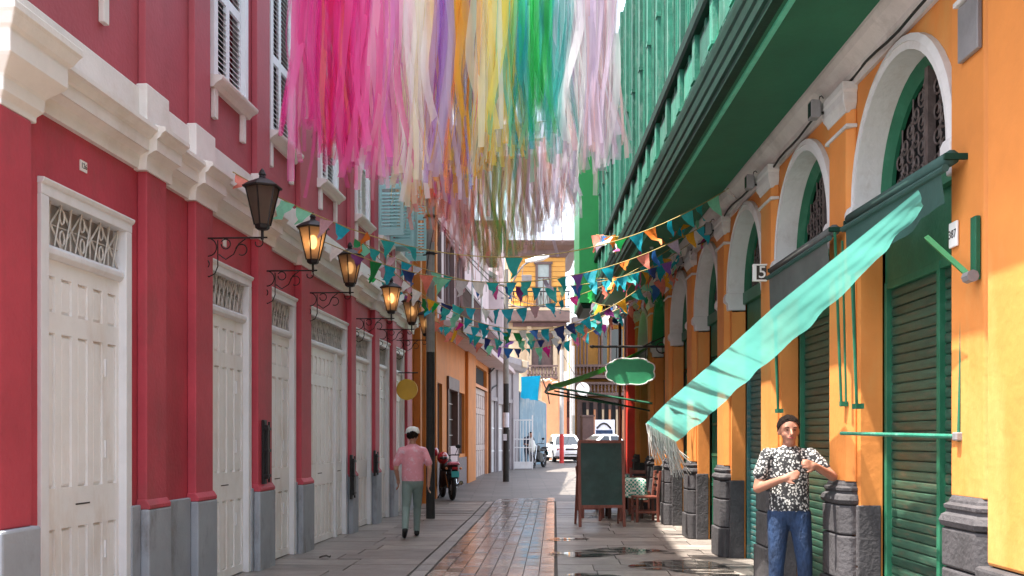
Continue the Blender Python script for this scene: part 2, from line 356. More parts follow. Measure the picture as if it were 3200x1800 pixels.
def puddle(pts, name_label):
    mb = MB(); n = 46; cx = sum(p[0] for p in pts)/len(pts); cy_ = sum(p[1] for p in pts)/len(pts)
    # smooth closed outline through the given points
    m = len(pts); out = []
    for i in range(n):
        t = i*m/n; k = int(t); f = t-k; P = [pts[(k+j) % m] for j in (-1, 0, 1, 2)]
        q = [.5*((2*P[1][a])+(-P[0][a]+P[2][a])*f+(2*P[0][a]-5*P[1][a]+4*P[2][a]-P[3][a])*f*f+(-P[0][a]+3*P[1][a]-3*P[2][a]+P[3][a])*f**3) for a in (0, 1)]
        out.append((q[0]+random.uniform(-.03, .03)-cx, q[1]+random.uniform(-.02, .02)-cy_))
    mb.face([mb.p(a, b, 0) for a, b in out])
    o = mb.build('puddle', 'puddle_water', loc=(cx, cy_, .0085)); o['kind'] = 'structure'; o['label'] = name_label
puddle([(.50, 13.1), (1.0, 13.0), (1.5, 13.25), (2.1, 13.3), (1.9, 13.9), (1.4, 14.1), (.9, 13.75), (.56, 13.6)], 'long puddle on the slabs in front of the menu board')
puddle([(1.35, 11.9), (1.9, 11.5), (2.3, 10.6), (2.5, 11.3), (2.45, 12.4), (2.1, 12.65), (1.6, 12.5)], 'wide puddle mirroring the orange wall near the standing man')
puddle([(.52, 15.1), (.9, 15.05), (1.15, 15.3), (.95, 15.5), (.6, 15.45)], 'small bright puddle beside the end of the brick strip')
puddle([(.5, 11.05), (.8, 10.9), (1.2, 11.05), (1.0, 11.35), (.7, 11.4)], 'small puddle beside the bricks at the lower edge')
# ================================================================ red building on the left
S = lambda px: LF.s(px)
DOORS = [(S(112)+.05, S(397)), (S(640), S(776)), (S(829), S(917)), (S(955), S(1079)), (S(1098), S(1156)), (S(1173), S(1212)), (S(1226), S(1259))]
PILS = [(S(427), S(490)), (S(584), S(640)-.01), (S(783), S(827)), (S(921), S(953)), (S(1081), S(1096)), (S(1157), S(1171)), (S(1213), S(1225)), (S(1260), S(1275))]
B0 = 6.62; B1 = S(1288); TOP = 15.0  # unseen wall top, raised to shape the shadow over the street
red = empty('red_building', LF.w(B0, 0, 0), LF.rz, 'crimson two-storey building with white doors, cornice and shuttered windows', 'building')
def lm(): return LF.mb(B0)
WINS = [(7.15, 8.15)]+[((a+b)/2-.44, (a+b)/2+.44) for a, b in DOORS[1:]]
WZ0, WZ1 = 5.22, 7.45
mb = lm()
mb.facade(B0, B1, 0, 3.86, [(a, b, 0, 3.31) for a, b in DOORS], 0, -.28)
up = lm().facade(B0, B1, 3.86, TOP, [(a, b, WZ0, WZ1) for a, b in WINS], 0, -.16)
up.build('wall', 'red_faded_sky', red)
mb.quad((B0, 0, 0), (B0, -9, 0), (B0, -9, TOP), (B0, 0, TOP)); mb.quad((B1, 0, 0), (B1, -9, 0), (B1, -9, TOP), (B1, 0, TOP))
mb.quad((B0, 0, TOP), (B1, 0, TOP), (B1, -9, TOP), (B0, -9, TOP)); mb.quad((B0, -9, 0), (B1, -9, 0), (B1, -9, TOP), (B0, -9, TOP))
mb.build('wall', 'red_wall', red)
seg = [(DOORS[0][1], DOORS[1][0])]+[(DOORS[i][1], DOORS[i+1][0]) for i in range(1, 6)]+[(DOORS[6][1], B1)]
for i, (a, b) in enumerate(seg):
    lm().box(a+.002, b-.002, 0.003, .045, -.1, .94).build('plinth', 'grey_plinth', red, bevel=.012)
for i, (a, b) in enumerate(PILS):
    mb = lm().box(a, b, .002, .09, .94, 3.79); mb.prof([(.002, .90), (.125, .90), (.125, .935), (.09, .985), (.002, .985)], a-.02, b+.02)
    mb.build('pilaster', 'red_wall', red, bevel=.01)
    mb = lm().box(a-.03, b+.03, .045, .125, -.1, .90); mb.build('pilaster_base', 'grey_plinth', red, bevel=.015)
    mb = lm().box(a+.02, b-.02, .002, .07, 4.53, 11.8); mb.build('pilaster', 'red_faded_sky', red, bevel=.008)
# corner pillar
mb = lm().box(B0-.14, B0+.24, -1.4, .14, .92, 3.62); mb.build('corner_pillar', 'red_wall', red, bevel=.015)
mb = lm().box(B0-.18, B0+.29, -1.45, .18, -.1, .92); mb.build('pillar_base', 'grey_plinth', red, bevel=.02)
# cornice, broken forward over each pilaster
PROF = [(.0, 3.79), (.045, 3.79), (.05, 3.86), (.06, 3.90), (.12, 3.935), (.14, 3.935), (.14, 4.035), (.165, 4.05), (.19, 4.09), (.215, 4.10), (.215, 4.135), (.05, 4.17), (.0, 4.17)]
LOW = [(.0, 3.79), (.045, 3.79), (.05, 3.86), (.06, 3.90), (.11, 3.925), (.11, 3.93), (.0, 3.93)]
mb = lm(); mb.prof(PROF, B0+.1, B1); mb.build('cornice', 'white_trim', red)
for a, b in PILS:
    mb = lm(); mb.prof([(y+.065 if y > 0 else .001, z+.004 if i not in (0, 1) else z-.01) for i, (y, z) in enumerate(PROF)], a-.06, b+.06)
    mb.build('cornice_break', 'white_trim', red)
mb = lm().box(B0+.1, B1, .002, .035, 4.165, 4.49); mb.build('parapet_band', 'white_trim', red, bevel=.01)
for a, b in PILS:
    mb = lm().box(a-.03, b+.03, .003, .105, 4.16, 4.525); mb.build('pedestal_block', 'white_trim', red, bevel=.012)
# big white capital on the corner
mb = lm()
CP = [(-.0, 3.62), (.17, 3.62), (.17, 3.66), (.205, 3.70), (.21, 3.78), (.22, 3.80), (.26, 3.84), (.30, 3.88), (.315, 3.90), (.315, 4.04), (.34, 4.06), (.37, 4.12), (.385, 4.14), (.385, 4.19), (.2, 4.25), (0, 4.25)]
def ring(y, z, d=.3): return [(B0-y+.05, y-.03, z), (B0+.13+y, y-.03, z), (B0+.13+y, -1.5, z), (B0-y+.05, -1.5, z)]
mb.loft([ring(y, z) for y, z in CP[1:]]); mb.build('corner_capital', 'white_trim', red, bevel=.008)
mb = lm().box(B0-.08, B0+.22, -1.4, .10, 4.24, 11.8); mb.build('corner_pilaster', 'white_trim', red, bevel=.01)
# ---- doors
def make_door(a, b, idx):
    fw = .075; ins = .005
    wide = b-a > 2.0
    mb = lm()                                               # frame
    mb.box(a-.03, a+fw, -.09, .03, 0, 3.22); mb.box(b-fw, b+.03, -.09, .03, 0, 3.22); mb.box(a-.03, b+.03, -.09, .032, 3.22, 3.31)
    mb.prof([(.032, 3.29), (.045, 3.30), (.055, 3.32), (.055, 3.335), (.0, 3.34), (.0, 3.29)], a-.04, b+.04)
    la, lb = a+fw, b-fw
    if wide: lb = b-.62
    mb.prof([(-.09, 2.80), (-.015, 2.80), (.012, 2.83), (.012, 2.87), (-.03, 2.90), (-.09, 2.90)], a+fw, b-fw)
    if wide: mb.box(lb, lb+.11, -.09, .0, 0, 2.80)
    fr = mb.build('door', 'white_frame', red, bevel=.006)
    leaves = [(la, lb)]+([(lb+.11, b-fw)] if wide else [])
    for (q0, q1) in leaves:
        w = q1-q0; n = max(2, round(w/.235)); cw = w/n
        ops = [(q0+i*cw+.045, q0+(i+1)*cw-.045, z0, z1) for i in range(n) for z0, z1 in ((.10, .84), (1.14, 2.27), (2.42, 2.68))]
        mb = lm().facade(q0, q1, .012, 2.80, ops, -.035, -.03); mb.quad((q0, -.065, .012), (q1, -.065, .012), (q1, -.065, 2.8), (q0, -.065, 2.8))
        mb.build('leaf', 'door_paint', fr)
        for (x0, x1, z0, z1) in ops:
            lm().frust(x0+.002, x1-.002, z0+.002, z1-.002, -.064, -.043, .022).build('panel', 'door_paint', fr)
        if idx < 4:
            m = lm(); m.box((q0+q1)/2-.11, (q0+q1)/2+.11, -.036, -.032, 1.0, 1.012); m.build('mail_slot', 'void_brown', fr)
            m = lm()
            for hz in (.55, 1.35, 2.0): m.box(q1-cw-.012, q1-cw+.012, -.036, -.023, hz, hz+.14)
            m.build('hinge', 'white_frame', fr)
    # transom glass and wrought grille
    m = lm(); m.quad((a+fw, -.085, 2.90), (b-fw, -.085, 2.90), (b-fw, -.085, 3.22), (a+fw, -.085, 3.22)); m.build('transom_glass', 'transom_pale', fr)
    m = lm(); x0, x1, z0, z1 = a+fw, b-fw, 2.90, 3.22; cell = .28 if idx < 1 else .22
    n = max(2, round((x1-x0)/cell)); cw = (x1-x0)/n; zc = (z0+z1)/2
    for i in range(n):
        p, q = x0+i*cw, x0+(i+1)*cw
        for s0, s1 in (((p, z0), (q, z1)), ((p, z1), (q, z0))): m.tube([(s0[0], -.05, s0[1]), (s1[0], -.045, s1[1])], .009, 4)
        for zz in ((z0+zc)/2, (z1+zc)/2):
            m.tube([(p+.035*math.cos(t*math.pi/4), -.04, zz+.055*math.sin(t*math.pi/4)) for t in range(8)], .008, 4, True)
        m.tube([(p+cw/2, -.055, z0), (p+cw/2, -.055, z1)], .008, 4); m.tube([(p, -.05, zc), (q, -.05, zc)], .006, 4)
        for t_ in (.25, .75): m.tube([(p+cw*t_-.05, -.03, z0), (p+cw*t_+.05, -.03, z1)], .007, 4)
    m.build('transom_grille', 'grille_white', fr)
for i, (a, b) in enumerate(DOORS): make_door(a, b, i)
# ---- upper windows with louvred shutters
sl_me = MB().prof([(-.026, -.024), (-.020, -.028), (.026, .024), (.020, .028)], -.5, .5).mesh('slat', 'shutter_white')
sl_tq = MB().prof([(-.026, -.024), (-.020, -.028), (.026, .024), (.020, .028)], -.5, .5).mesh('slat', 'shutter_turq')
def shutter_leaf(parent, x0, x1, z0, z1, y, material, sme, joined=False):
    m = lm(); t = .045
    m.box(x0, x0+t, y-.035, y, z0, z1); m.box(x1-t, x1, y-.035, y, z0, z1)
    zm = z0+(z1-z0)*.42
    for c, d in ((z0, z0+.09), (zm-.05, zm+.05), (z1-.09, z1)): m.box(x0+t, x1-t, y-.034, y-.001, c, d)
    m.build('shutter', material, parent)
    zs = []; z = z0+.12
    while z < z1-.11:
        if abs(z-zm) > .075: zs.append(z)
        z += .058
    if joined:
        m = lm()
        for z in zs: m.prof([(y-.018+a, z+c) for a, c in ((-.022, -.020), (-.017, -.024), (.022, .020), (.017, .024))], x0+t, x1-t)
        m.build('louvre_slats', material, parent)['kind'] = 'stuff'
    else:
        for z in zs: piece('slat', sme, parent, ((x0+x1)/2-B0, -(y-.018), z), (R(180), 0, 0), (x1-x0-2*t, .85, .85))
for i, (a, b) in enumerate(WINS):
    m = lm()
    m.box(a-.08, a+.02, -.10, .05, WZ0-.02, WZ1+.02); m.box(b-.02, b+.08, -.10, .05, WZ0-.02, WZ1+.02); m.box(a-.08, b+.08, -.10, .052, WZ1+.02, WZ1+.13)
    arc = [((a+b)/2+(b-a)*.62*math.cos(math.pi*t/8), WZ1+.13+.16*math.sin(math.pi*t/8)) for t in range(9)]
    m.prism(arc, .001, .07)
    wf = m.build('window', 'white_frame', red, bevel=.006)
    m = lm(); m.quad((a, -.15, WZ0), (b, -.15, WZ0), (b, -.15, WZ1), (a, -.15, WZ1)); m.build('pane', 'glass_dark', wf)
    m = lm(); m.prof([(.0, WZ0-.14), (.05, WZ0-.14), (.085, WZ0-.10), (.14, WZ0-.07), (.15, WZ0-.05), (.15, WZ0-.03), (.0, WZ0-.01)], a-.12, b+.12); m.build('sill', 'white_trim', wf)
    for x in (a-.03, b-.05):
        lm().box(x-.035, x+.055, .002, .05, WZ0-.44, WZ0-.141).build('bracket', 'white_trim', wf, bevel=.006)
    if i <= 4:
        mid = (a+b)/2
        for x0, x1 in ((a+.022, mid-.003), (mid+.003, b-.022)): shutter_leaf(wf, x0, x1, WZ0, WZ1, .0, 'shutter_white', sl_me, joined=(i in (0, 4)))
# open turquoise shutters of the two farthest windows, swung square to the wall
for i, (wn_, wdt) in enumerate(((5, .44), (6, .44))):
    a, b = WINS[wn_]
    for sgn, x in ((1, b+.09), (-1, a-.09)):
        r0 = empty('open_shutter', (0, 0, 0)); r0.parent = red; r0.location = (x-B0, -.06, 0); r0.rotation_euler.z = R(-90)
        m = MB(); t = .05; z0, z1 = WZ0-.03, WZ1+.0
        m.box(0, t, -.02, .02, z0, z1); m.box(wdt-t, wdt, -.02, .02, z0, z1); zm = z0+.9
        for c, d in ((z0, z0+.11), (zm-.06, zm+.06), (z1-.1, z1)): m.box(t, wdt-t, -.019, .019, c, d)
        m.build('shutter_frame', 'shutter_turq', r0)
        z = z0+.14
        while z < z1-.12:
            if abs(z-zm) > .08: piece('slat', sl_tq, r0, (wdt/2, 0, z), (R(180), 0, 0), (wdt-2*t, .9, .9))
            z += .062
# small enamel number plates
m = lm(); s_ = S(258); m.box(s_-.05, s_+.05, .002, .012, 3.535, 3.615); pl = m.build('number_plate', 'white_trim', red)
text('number', '126', .06, 'iron', pl, (s_-B0, -.0135, 3.575), (R(90), 0, 0), .001)
m = lm(); s_ = S(700); m.box(s_-.045, s_+.045, .002, .012, 3.535, 3.61); m.build('number_plate', 'white_trim', red)
# old iron door hooks on the plaster
m = lm(); s_ = S(492); m.tube([(s_, .03, 1.0), (s_, .03, 1.75)], .012, 5)
for z in (1.06, 1.3, 1.68): m.box(s_-.02, s_+.03, .002, .05, z, z+.035)
m.build('iron_catch', 'iron', red)
for px, z0, z1 in ((828, .98, 1.72), (1099, .55, 1.25), (1172, .85, 1.3)):
    s_ = LF.s(px, .1)-.05; m = lm(); m.box(s_-.05, s_+.05, .09, .125, z0, z1); m.box(s_-.03, s_+.03, .125, .16, z0+.06, z1-.06)
    for z in (z0+.08, z1-.12, (z0+z1)/2): m.box(s_-.06, s_+.06, .12, .175, z, z+.035)
    m.tube([(s_+.045, .15, z0+.02), (s_+.045, .15, z1-.02)], .014, 6); m.build('folding_iron_catch', 'iron', red, bevel=.004)
# ================================================================ wall lanterns
def lantern(px, pxc, ytop, lit, label):
    """bracket root at wall column px (full picture), lantern at column pxc"""
    s_ = LF.s(px); base = LF.w(s_, 0, 0); Z = base.y
    arm = .66
    zb = EYE+(HOR-ytop*1.24224)/FPX*Z
    root = empty('wall_lantern', LF.w(s_, 0, zb), LF.rz+R(-90), label, 'street lamp', 'lanterns on scrolled brackets along the red wall')
    # local: x = out of the wall, z up (0 = arm level)
    m = MB(); m.tube([(.012, 0, -.42), (.012, 0, .05)], .009, 5); m.tube([(.0, 0, 0), (arm+.03, 0, 0)], .009, 5)
    def spiral(cx, cz, r0, r1, a0, a1, n=16): return [(cx+(r0+(r1-r0)*t/n)*math.cos(a0+(a1-a0)*t/n), 0, cz+(r0+(r1-r0)*t/n)*math.sin(a0+(a1-a0)*t/n)) for t in range(n+1)]
    m.tube(spiral(.09, -.09, .09, .085, R(90), R(-150)), .006, 4); m.tube(spiral(.27, -.06, .045, .05, R(-180), R(150)), .006, 4)
    m.tube([(.19, 0, -.02), (.19, 0, -.28), (.16, 0, -.35), (.10, 0, -.38), (.045, 0, -.35)], .006, 4)
    m.tube(spiral(.06, -.26, .03, .06, R(-90), R(120)), .006, 4)
    m.tube([(.20, 0, -.16), (.27, 0, -.21), (.35, 0, -.16), (.40, 0, -.06), (.47, 0, -.01)], .006, 4); m.tube(spiral(.43, -.12, .06, .05, R(170), R(-120)), .006, 4)
    m.tube(spiral(.60, -.05, .05, .03, R(60), R(-200)), .006, 4)
    m.build('scroll_bracket', 'iron', root)
    c = arm-.02
    m = MB(); m.lathe(c, 0, [(.014, -.02), (.014, .07), (.05, .075), (.07, .09), (.075, .125), (.07, .13)], 6, R(30))
    for k in range(6):
        a = R(30+60*k); m.tube([(c+.078*math.cos(a), .078*math.sin(a), .12), (c+.165*math.cos(a), .165*math.sin(a), .49)], .008, 4)
    m.build('lantern_frame', 'iron', root)
    m = MB(); m.lathe(c, 0, [(.195, .485), (.20, .50), (.13, .545), (.06, .575), (.035, .585), (.03, .61), (.04, .62), (.022, .66), (.006, .68)], 6, R(30)); m.build('lantern_roof', 'iron', root)
    for k in range(6):
        a, b = R(30+60*k), R(90+60*k); m = MB()
        m.quad((c+.074*math.cos(a), .074*math.sin(a), .13), (c+.074*math.cos(b), .074*math.sin(b), .13), (c+.160*math.cos(b), .160*math.sin(b), .485), (c+.160*math.cos(a), .160*math.sin(a), .485))
        m.build('pane', 'glass_lamp', root)
    m = MB().ball((c, 0, .33), .05, .05, .085, 10, 6); m.build('bulb', ('glass_pale', 'bulb', 'bulb_dim')[lit], root, smooth=True)
lantern(622, 820, 600, 0, 'nearest wall lantern with unlit grey panes, by the second white door')
lantern(810, 982, 682, 1, 'second wall lantern from the front, glowing, above the third door')
lantern(948, 1091, 737, 2, 'third wall lantern from the front, lit behind coloured pennants')
lantern(1102, 1212, 802, 1, 'fourth wall lantern from the front, brightly lit under the cornice')
lantern(1178, 1284, 829, 2, 'fifth wall lantern from the front, half hidden by pennants')
lantern(1232, 1335, 856, 2, 'farthest wall lantern, just left of the tall grey pole')
# ================================================================ orange arcade on the right
A0, A1, PITCH, C0, NARCH = 1.2, 23.0, 2.43, 7.17, 7
arc = empty('arcade_building', RF.w(4.0, 0, 0), RF.rz, 'orange arcade building with white arches and a long green wooden balcony', 'building')
AO = 4.0
def rm(): return RF.mb(AO)
RI, RO, SPR, SETB = .86, .96, 3.33, -.17
CEN = [C0+PITCH*i for i in range(NARCH)]
ATOP = 4.22
def arcp(c, r, n=20, fl=.985): return [(c+r*math.cos(math.pi*(1-t/n)), SPR+r*fl*math.sin(math.pi*t/n)) for t in range(n+1)]
mb = rm(); prev = A0
for c in CEN:
    mb.quad((prev, 0, 0), (c-RI, 0, 0), (c-RI, 0, ATOP+.35), (prev, 0, ATOP+.35))
    P = arcp(c, RI)
    for (xa, za), (xb, zb) in zip(P, P[1:]):
        mb.quad((xa, 0, za), (xb, 0, zb), (xb, 0, ATOP+.35), (xa, 0, ATOP+.35))
    for s_ in (-1, 1): mb.quad((c+s_*RI, 0, 0), (c+s_*RI, SETB, 0), (c+s_*RI, SETB, 3.1), (c+s_*RI, 0, 3.1))
    prev = c+RI
mb.quad((prev, 0, 0), (A1, 0, 0), (A1, 0, ATOP+.35), (prev, 0, ATOP+.35))
mb.quad((A1, 0, 0), (A1, -6, 0), (A1, -6, 9.2), (A1, 0, 9.2)); mb.quad((A0, 0, 0), (A0, -6, 0), (A0, -6, 9.2), (A0, 0, 9.2))
mb.quad((A0, 0, ATOP+.35), (A1, 0, ATOP+.35), (A1, 0, 9.2), (A0, 0, 9.2)); mb.quad((A0, 0, 9.2), (A1, 0, 9.2), (A1, -6, 9.2), (A0, -6, 9.2)); mb.quad((A0, -6, 0), (A1, -6, 0), (A1, -6, 9.2), (A0, -6, 9.2))
mb.build('wall', 'orange_wall', arc)
# archivolts: white ring with its reveal, imposts, green timber ring and fanlight
def spiral2(cx, cz, r, a0, turns, y, n=12): return [(cx+r*(1-.75*t/n)*math.cos(a0+turns*2*math.pi*t/n), y, cz+r*(1-.75*t/n)*math.sin(a0+turns*2*math.pi*t/n)) for t in range(n+1)]
for i, c in enumerate(CEN):
    green = (i == 5)
    mb = rm(); n = 22
    ri, ro = RI-.004, RO
    Pi, Po, Pm = arcp(c, ri, n), arcp(c, ro, n), arcp(c, ro-.05, n)
    rings = [[(Po[k][0], .001, Po[k][1]), (Po[k][0], .045, Po[k][1]), (Pm[k][0], .062, Pm[k][1]), (Pm[k][0], .05, Pm[k][1]), (Pi[k][0], .05, Pi[k][1]), (Pi[k][0], SETB, Pi[k][1])] for k in range(n+1)]
    mb.loft(rings, close=False)
    ar = mb.build('arch', 'green_bright' if green else 'arch_white', arc)
    for s_ in (-1, 1):
        x = c+s_*RI; e = .006; w0 = x if s_ > 0 else x-(RO-RI)-.05; w1 = w0+(RO-RI)+.05
        m = rm()
        xx0, xx1 = (x-.012, x+(RO-RI)+.04) if s_ > 0 else (x-(RO-RI)-.04, x+.012)
        m.prof([(SETB, 3.12), (.045, 3.12), (.05, 3.2), (.085, 3.235), (.085, 3.29), (.065, 3.335), (SETB, 3.335)], xx0, xx1)
        m.build('impost', 'arch_white', ar, bevel=.008)
    m = rm(); Q, Q2 = arcp(c, RI-.006, n), arcp(c, RI-.10, n)
    m.loft([[(Q[k][0], SETB+.02, Q[k][1]), (Q[k][0], SETB-.06, Q[k][1]), (Q2[k][0], SETB-.06, Q2[k][1]), (Q2[k][0], SETB-.03, Q2[k][1])] for k in range(n+1)])
    m.box(c-RI+.006, c+RI-.006, SETB-.07, SETB+.035, 3.19, 3.335)
    m.build('fanlight_frame', 'green_paint', ar)
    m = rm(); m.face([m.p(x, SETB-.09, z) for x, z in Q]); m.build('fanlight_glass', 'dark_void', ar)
    m = rm().box(c-.03, c+.03, SETB-.055, SETB+.0, 3.335, SPR+RI*.9); m.build('mullion', 'iron_scroll', ar)
    if i < 5:
        m = rm(); y = SETB-.045; random.seed(5)
        for s_ in (-1, 1):
            for k in range(3):
                x = c+s_*(.14+.21*k); top = SPR+math.sqrt(max((RI-.11)**2-(x-c)**2, .001))
                if top < SPR+.12: continue
                m.tube([(x, y, 3.335), (x, y, top)], .007, 4)
                z = SPR+.10
                while z < top-.05:
                    m.tube(spiral2(x+.055, z, .075, R(180), 1.3, y, 14), .009, 4); m.tube(spiral2(x-.055, z+.085, .07, 0, -1.3, y, 14), .009, 4)
                    m.lathe(x, y, [(.002, z+.02), (.02, z+.04), (.002, z+.07)], 5)
                    z += .175
        m.build('fanlight_grille', 'iron_scroll', ar)
    # door behind
    x0, x1 = c-RI+.004, c+RI-.004
    m = rm().box(x0, x1, SETB-.08, SETB-.02, 2.72, 3.19); m.build('header_panel', 'green_paint', arc)
    if i < 3:
        mid = x0+(x1-x0)*.60 if i != 1 else x0+(x1-x0)*.62      # far panel is the wider one
        mid = x1-(x1-x0)*.60
        mt = 'shutter_teal' if i == 2 else 'shutter_green'
        m = rm()
        for xa in (x0, mid-.025, x1-.05): m.box(xa, xa+.05, SETB-.09, SETB-.01, 0, 2.72)
        m.box(x0+.05, x1-.05, SETB-.09, SETB-.015, 2.66, 2.72)
        rs = m.build('roller_shutter', 'green_paint' if i != 2 else mt, arc, bevel=.005)
        sme = MB().prof([(-.02, -.036), (.0, -.036), (.008, -.026), (.011, 0), (.009, .024), (.0, .033), (-.02, .033)], -.5, .5).mesh('slat', mt)
        nz = 36
        for k in range(nz):
            z = .045+k*(2.66/nz)
            for xa, xb in ((x0+.05, mid-.025), (mid+.025, x1-.05)): piece('slat', sme, rs, ((xa+xb)/2-AO, SETB-.06+random.uniform(-.002, .002), z), None, (xb-xa, 1, 1))
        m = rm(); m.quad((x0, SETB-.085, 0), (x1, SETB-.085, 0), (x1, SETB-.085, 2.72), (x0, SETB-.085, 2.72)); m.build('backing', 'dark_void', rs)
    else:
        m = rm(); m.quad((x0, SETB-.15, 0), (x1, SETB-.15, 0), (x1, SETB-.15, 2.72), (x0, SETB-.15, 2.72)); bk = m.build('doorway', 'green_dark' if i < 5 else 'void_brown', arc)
        m = rm()
        for zz in (.06, .8, 1.25, 1.7, 2.6): m.box(x0, x1, SETB-.07, SETB-.03, zz, zz+.04)
        bg = m.build('bar_gate', 'green_paint', arc)
        bar = MB().box(-.012, .012, -.012, .012, -.5, .5).mesh('bar', 'green_paint')
        for k in range(13): piece('bar', bar, bg, (x0+.03+k*(x1-x0-.06)/12-AO, SETB-.045, 1.36), None, (1, 1, 2.68))
# piers: chamfered half columns on stone bases, dark dado on the wall and jambs
PIERS = [C0-PITCH/2+PITCH*i for i in range(NARCH+1)]
for i, c in enumerate(PIERS):
    h = .27; pr = .075; ct = 4.3 if i == 0 else 4.12
    m = rm().slab([(c-h, .001), (c-h, .02), (c-h+.055, pr), (c+h-.055, pr), (c+h, .02), (c+h, .001)], 1.16, ct); m.build('half_column', 'orange_wall', arc, bevel=.008)
    # stone base
    def octo(w, d, z): return [(c-w, .002, z), (c-w, max(d-.07, .004), z), (c-w+.07, d, z), (c+w-.07, d, z), (c+w, max(d-.07, .004), z), (c+w, .002, z)]
    cuts = [0, .38, .74, .98]; gap = .008
    for z0, z1 in zip(cuts, cuts[1:]):
        e = .02 if z0 == 0 else 0
        m = rm().loft([octo(.295+e, .13+e, z0), octo(.295+e, .13+e, z1-gap)]); m.build('base_stone', 'stone_dark', arc, bevel=.015)
    m = rm().loft([octo(.285-q, .12-q, z) for q, z in ((.012, .972), (-.012, .985), (-.024, 1.015), (-.012, 1.05), (.01, 1.065), (.012, 1.08), (.0, 1.09), (-.002, 1.11), (.02, 1.125), (.022, 1.14), (.035, 1.165))]); m.build('base_moulding', 'stone_dark', arc)
    w0 = CEN[i-1]+RI if i > 0 else A0; w1 = CEN[i]-RI if i < NARCH else A1
    for xa, xb in ((w0-.006, c-.318), (c+.318, w1+.006)):
        if i == 0 and xa < c: xa = 5.54
        for z0, z1 in zip((0, .5), (.49, .98)):
            if xb-xa > .03: rm().box(xa, xb, .002, .03, z0, z1).build('dado_stone', 'stone_dark', arc, bevel=.012)
    for x, s_ in ((w0, -1), (w1, 1)):
        if A0+.1 < x < A1-.1:
            lo, hi = (x-.028, x-.004) if s_ < 0 else (x+.004, x+.028)
            rm().box(lo, hi, SETB+.02, .028, 0, .98).build('jamb_stone', 'stone_dark', arc, bevel=.008)
    # capital and necking
    if i:
        m = rm()
        m.loft([[(c-w, .002, z), (c-w, d, z), (c+w, d, z), (c+w, .002, z)] for w, d, z in ((.24, .082, 4.10), (.25, .09, 4.13), (.275, .11, 4.17), (.28, .115, 4.19), (.28, .115, 4.25), (.295, .125, 4.27), (.295, .125, 4.33))]); m.build('capital', 'arch_white', arc, bevel=.006)
        m = rm().box(c-.285, c+.285, .002, .092, 3.97, 4.00); m.build('necking', 'arch_white', arc, bevel=.006)
# broad corner pier at the near end
m = rm().box(1.25, 5.50, .002, .17, .82, 4.2); m.build('corner_pier', 'orange_wall', arc, bevel=.02)
m = rm().box(1.25, 5.54, .002, .22, 0, .815); m.build('pier_base', 'stone_dark', arc, bevel=.02)
# cornice under the balcony
m = rm(); m.prof([(0.002, 4.30), (.03, 4.30), (.035, 4.34), (.06, 4.355), (.065, 4.39), (.09, 4.42), (.15, 4.47), (.17, 4.52), (.17, 4.552), (.002, 4.552)], A0, A1); m.build('cornice', 'cornice_grey', arc)
m = rm(); m.tube([(s_, .065+.02*math.sin(s_*2.1), 4.325+.03*math.sin(s_*1.7)+.015*math.sin(s_*5.1)) for s_ in [4+.25*k for k in range(76)]], .011, 5); m.build('cornice_cable', 'cable', arc)
# ---- balcony
BOUT = .94; BZ = 4.55
m = rm(); m.box(A0, A1+.4, .02, BOUT-.10, BZ, BZ+.12); m.build('balcony', 'green_soffit', arc); bal = bpy.data.objects[m and 'balcony']
m = rm()
m.prof([(BOUT-.10, BZ-.002), (BOUT-.02, BZ-.002), (BOUT-.02, BZ+.05), (BOUT+.0, BZ+.07), (BOUT+.0, BZ+.15), (BOUT+.012, BZ+.18), (BOUT+.016, BZ+.27), (BOUT+.028, BZ+.30), (BOUT+.034, BZ+.37), (BOUT+.034, BZ+.41), (BOUT-.10, BZ+.43)], A0, A1+.4); m.build('fascia', 'green_dark', bal)
m = rm().box(A0, A1+.4, BOUT-.17, BOUT-.13, BZ-.02, BZ+.01); m.build('drip_bead', 'bead_pale', bal)
m = rm().box(A0, A1+.4, BOUT-.10, BOUT-.055, BZ+.43, 5.52); m.build('parapet_panel', 'green_paint', bal)
m = rm(); m.prof([(BOUT-.11, 5.52), (BOUT+.012, 5.52), (BOUT+.03, 5.56), (BOUT+.03, 5.66), (BOUT+.012, 5.68), (BOUT+.012, 5.72), (BOUT-.11, 5.74)], A0, A1+.4); m.build('hand_rail', 'green_dark', bal)
m = rm().box(A0, A1+.4, BOUT-.13, BOUT-.10, 5.74, 9.0); m.build('louvre_backing', 'green_dark', bal)
post = MB().box(-.075, .075, -.03, .05, 0, .55); post.box(-.085, .085, -.035, .062, .02, .05); post.box(-.09, .09, -.035, .066, .09, .12); post_me = post.mesh('balcony_post', 'green_balcony')
pan = MB().frust(-.30, .30, .09, .48, 0, .022, .05).mesh('parapet_field', 'green_balcony')
col = MB().box(-.05, .05, -.03, .05, 0, 3.2); col.box(-.065, .065, -.03, .06, 1.15, 1.2); col_me = col.mesh('balcony_column', 'green_balcony')
bat = MB().box(-.014, .014, -.02, .022, 0, 3.2).mesh('batten', 'green_balcony')
lou = MB().box(-.38, .38, -.02, .012, 0, .05).mesh('cross_rail', 'green_balcony')
x = 3.6; k = 0; NP = 0
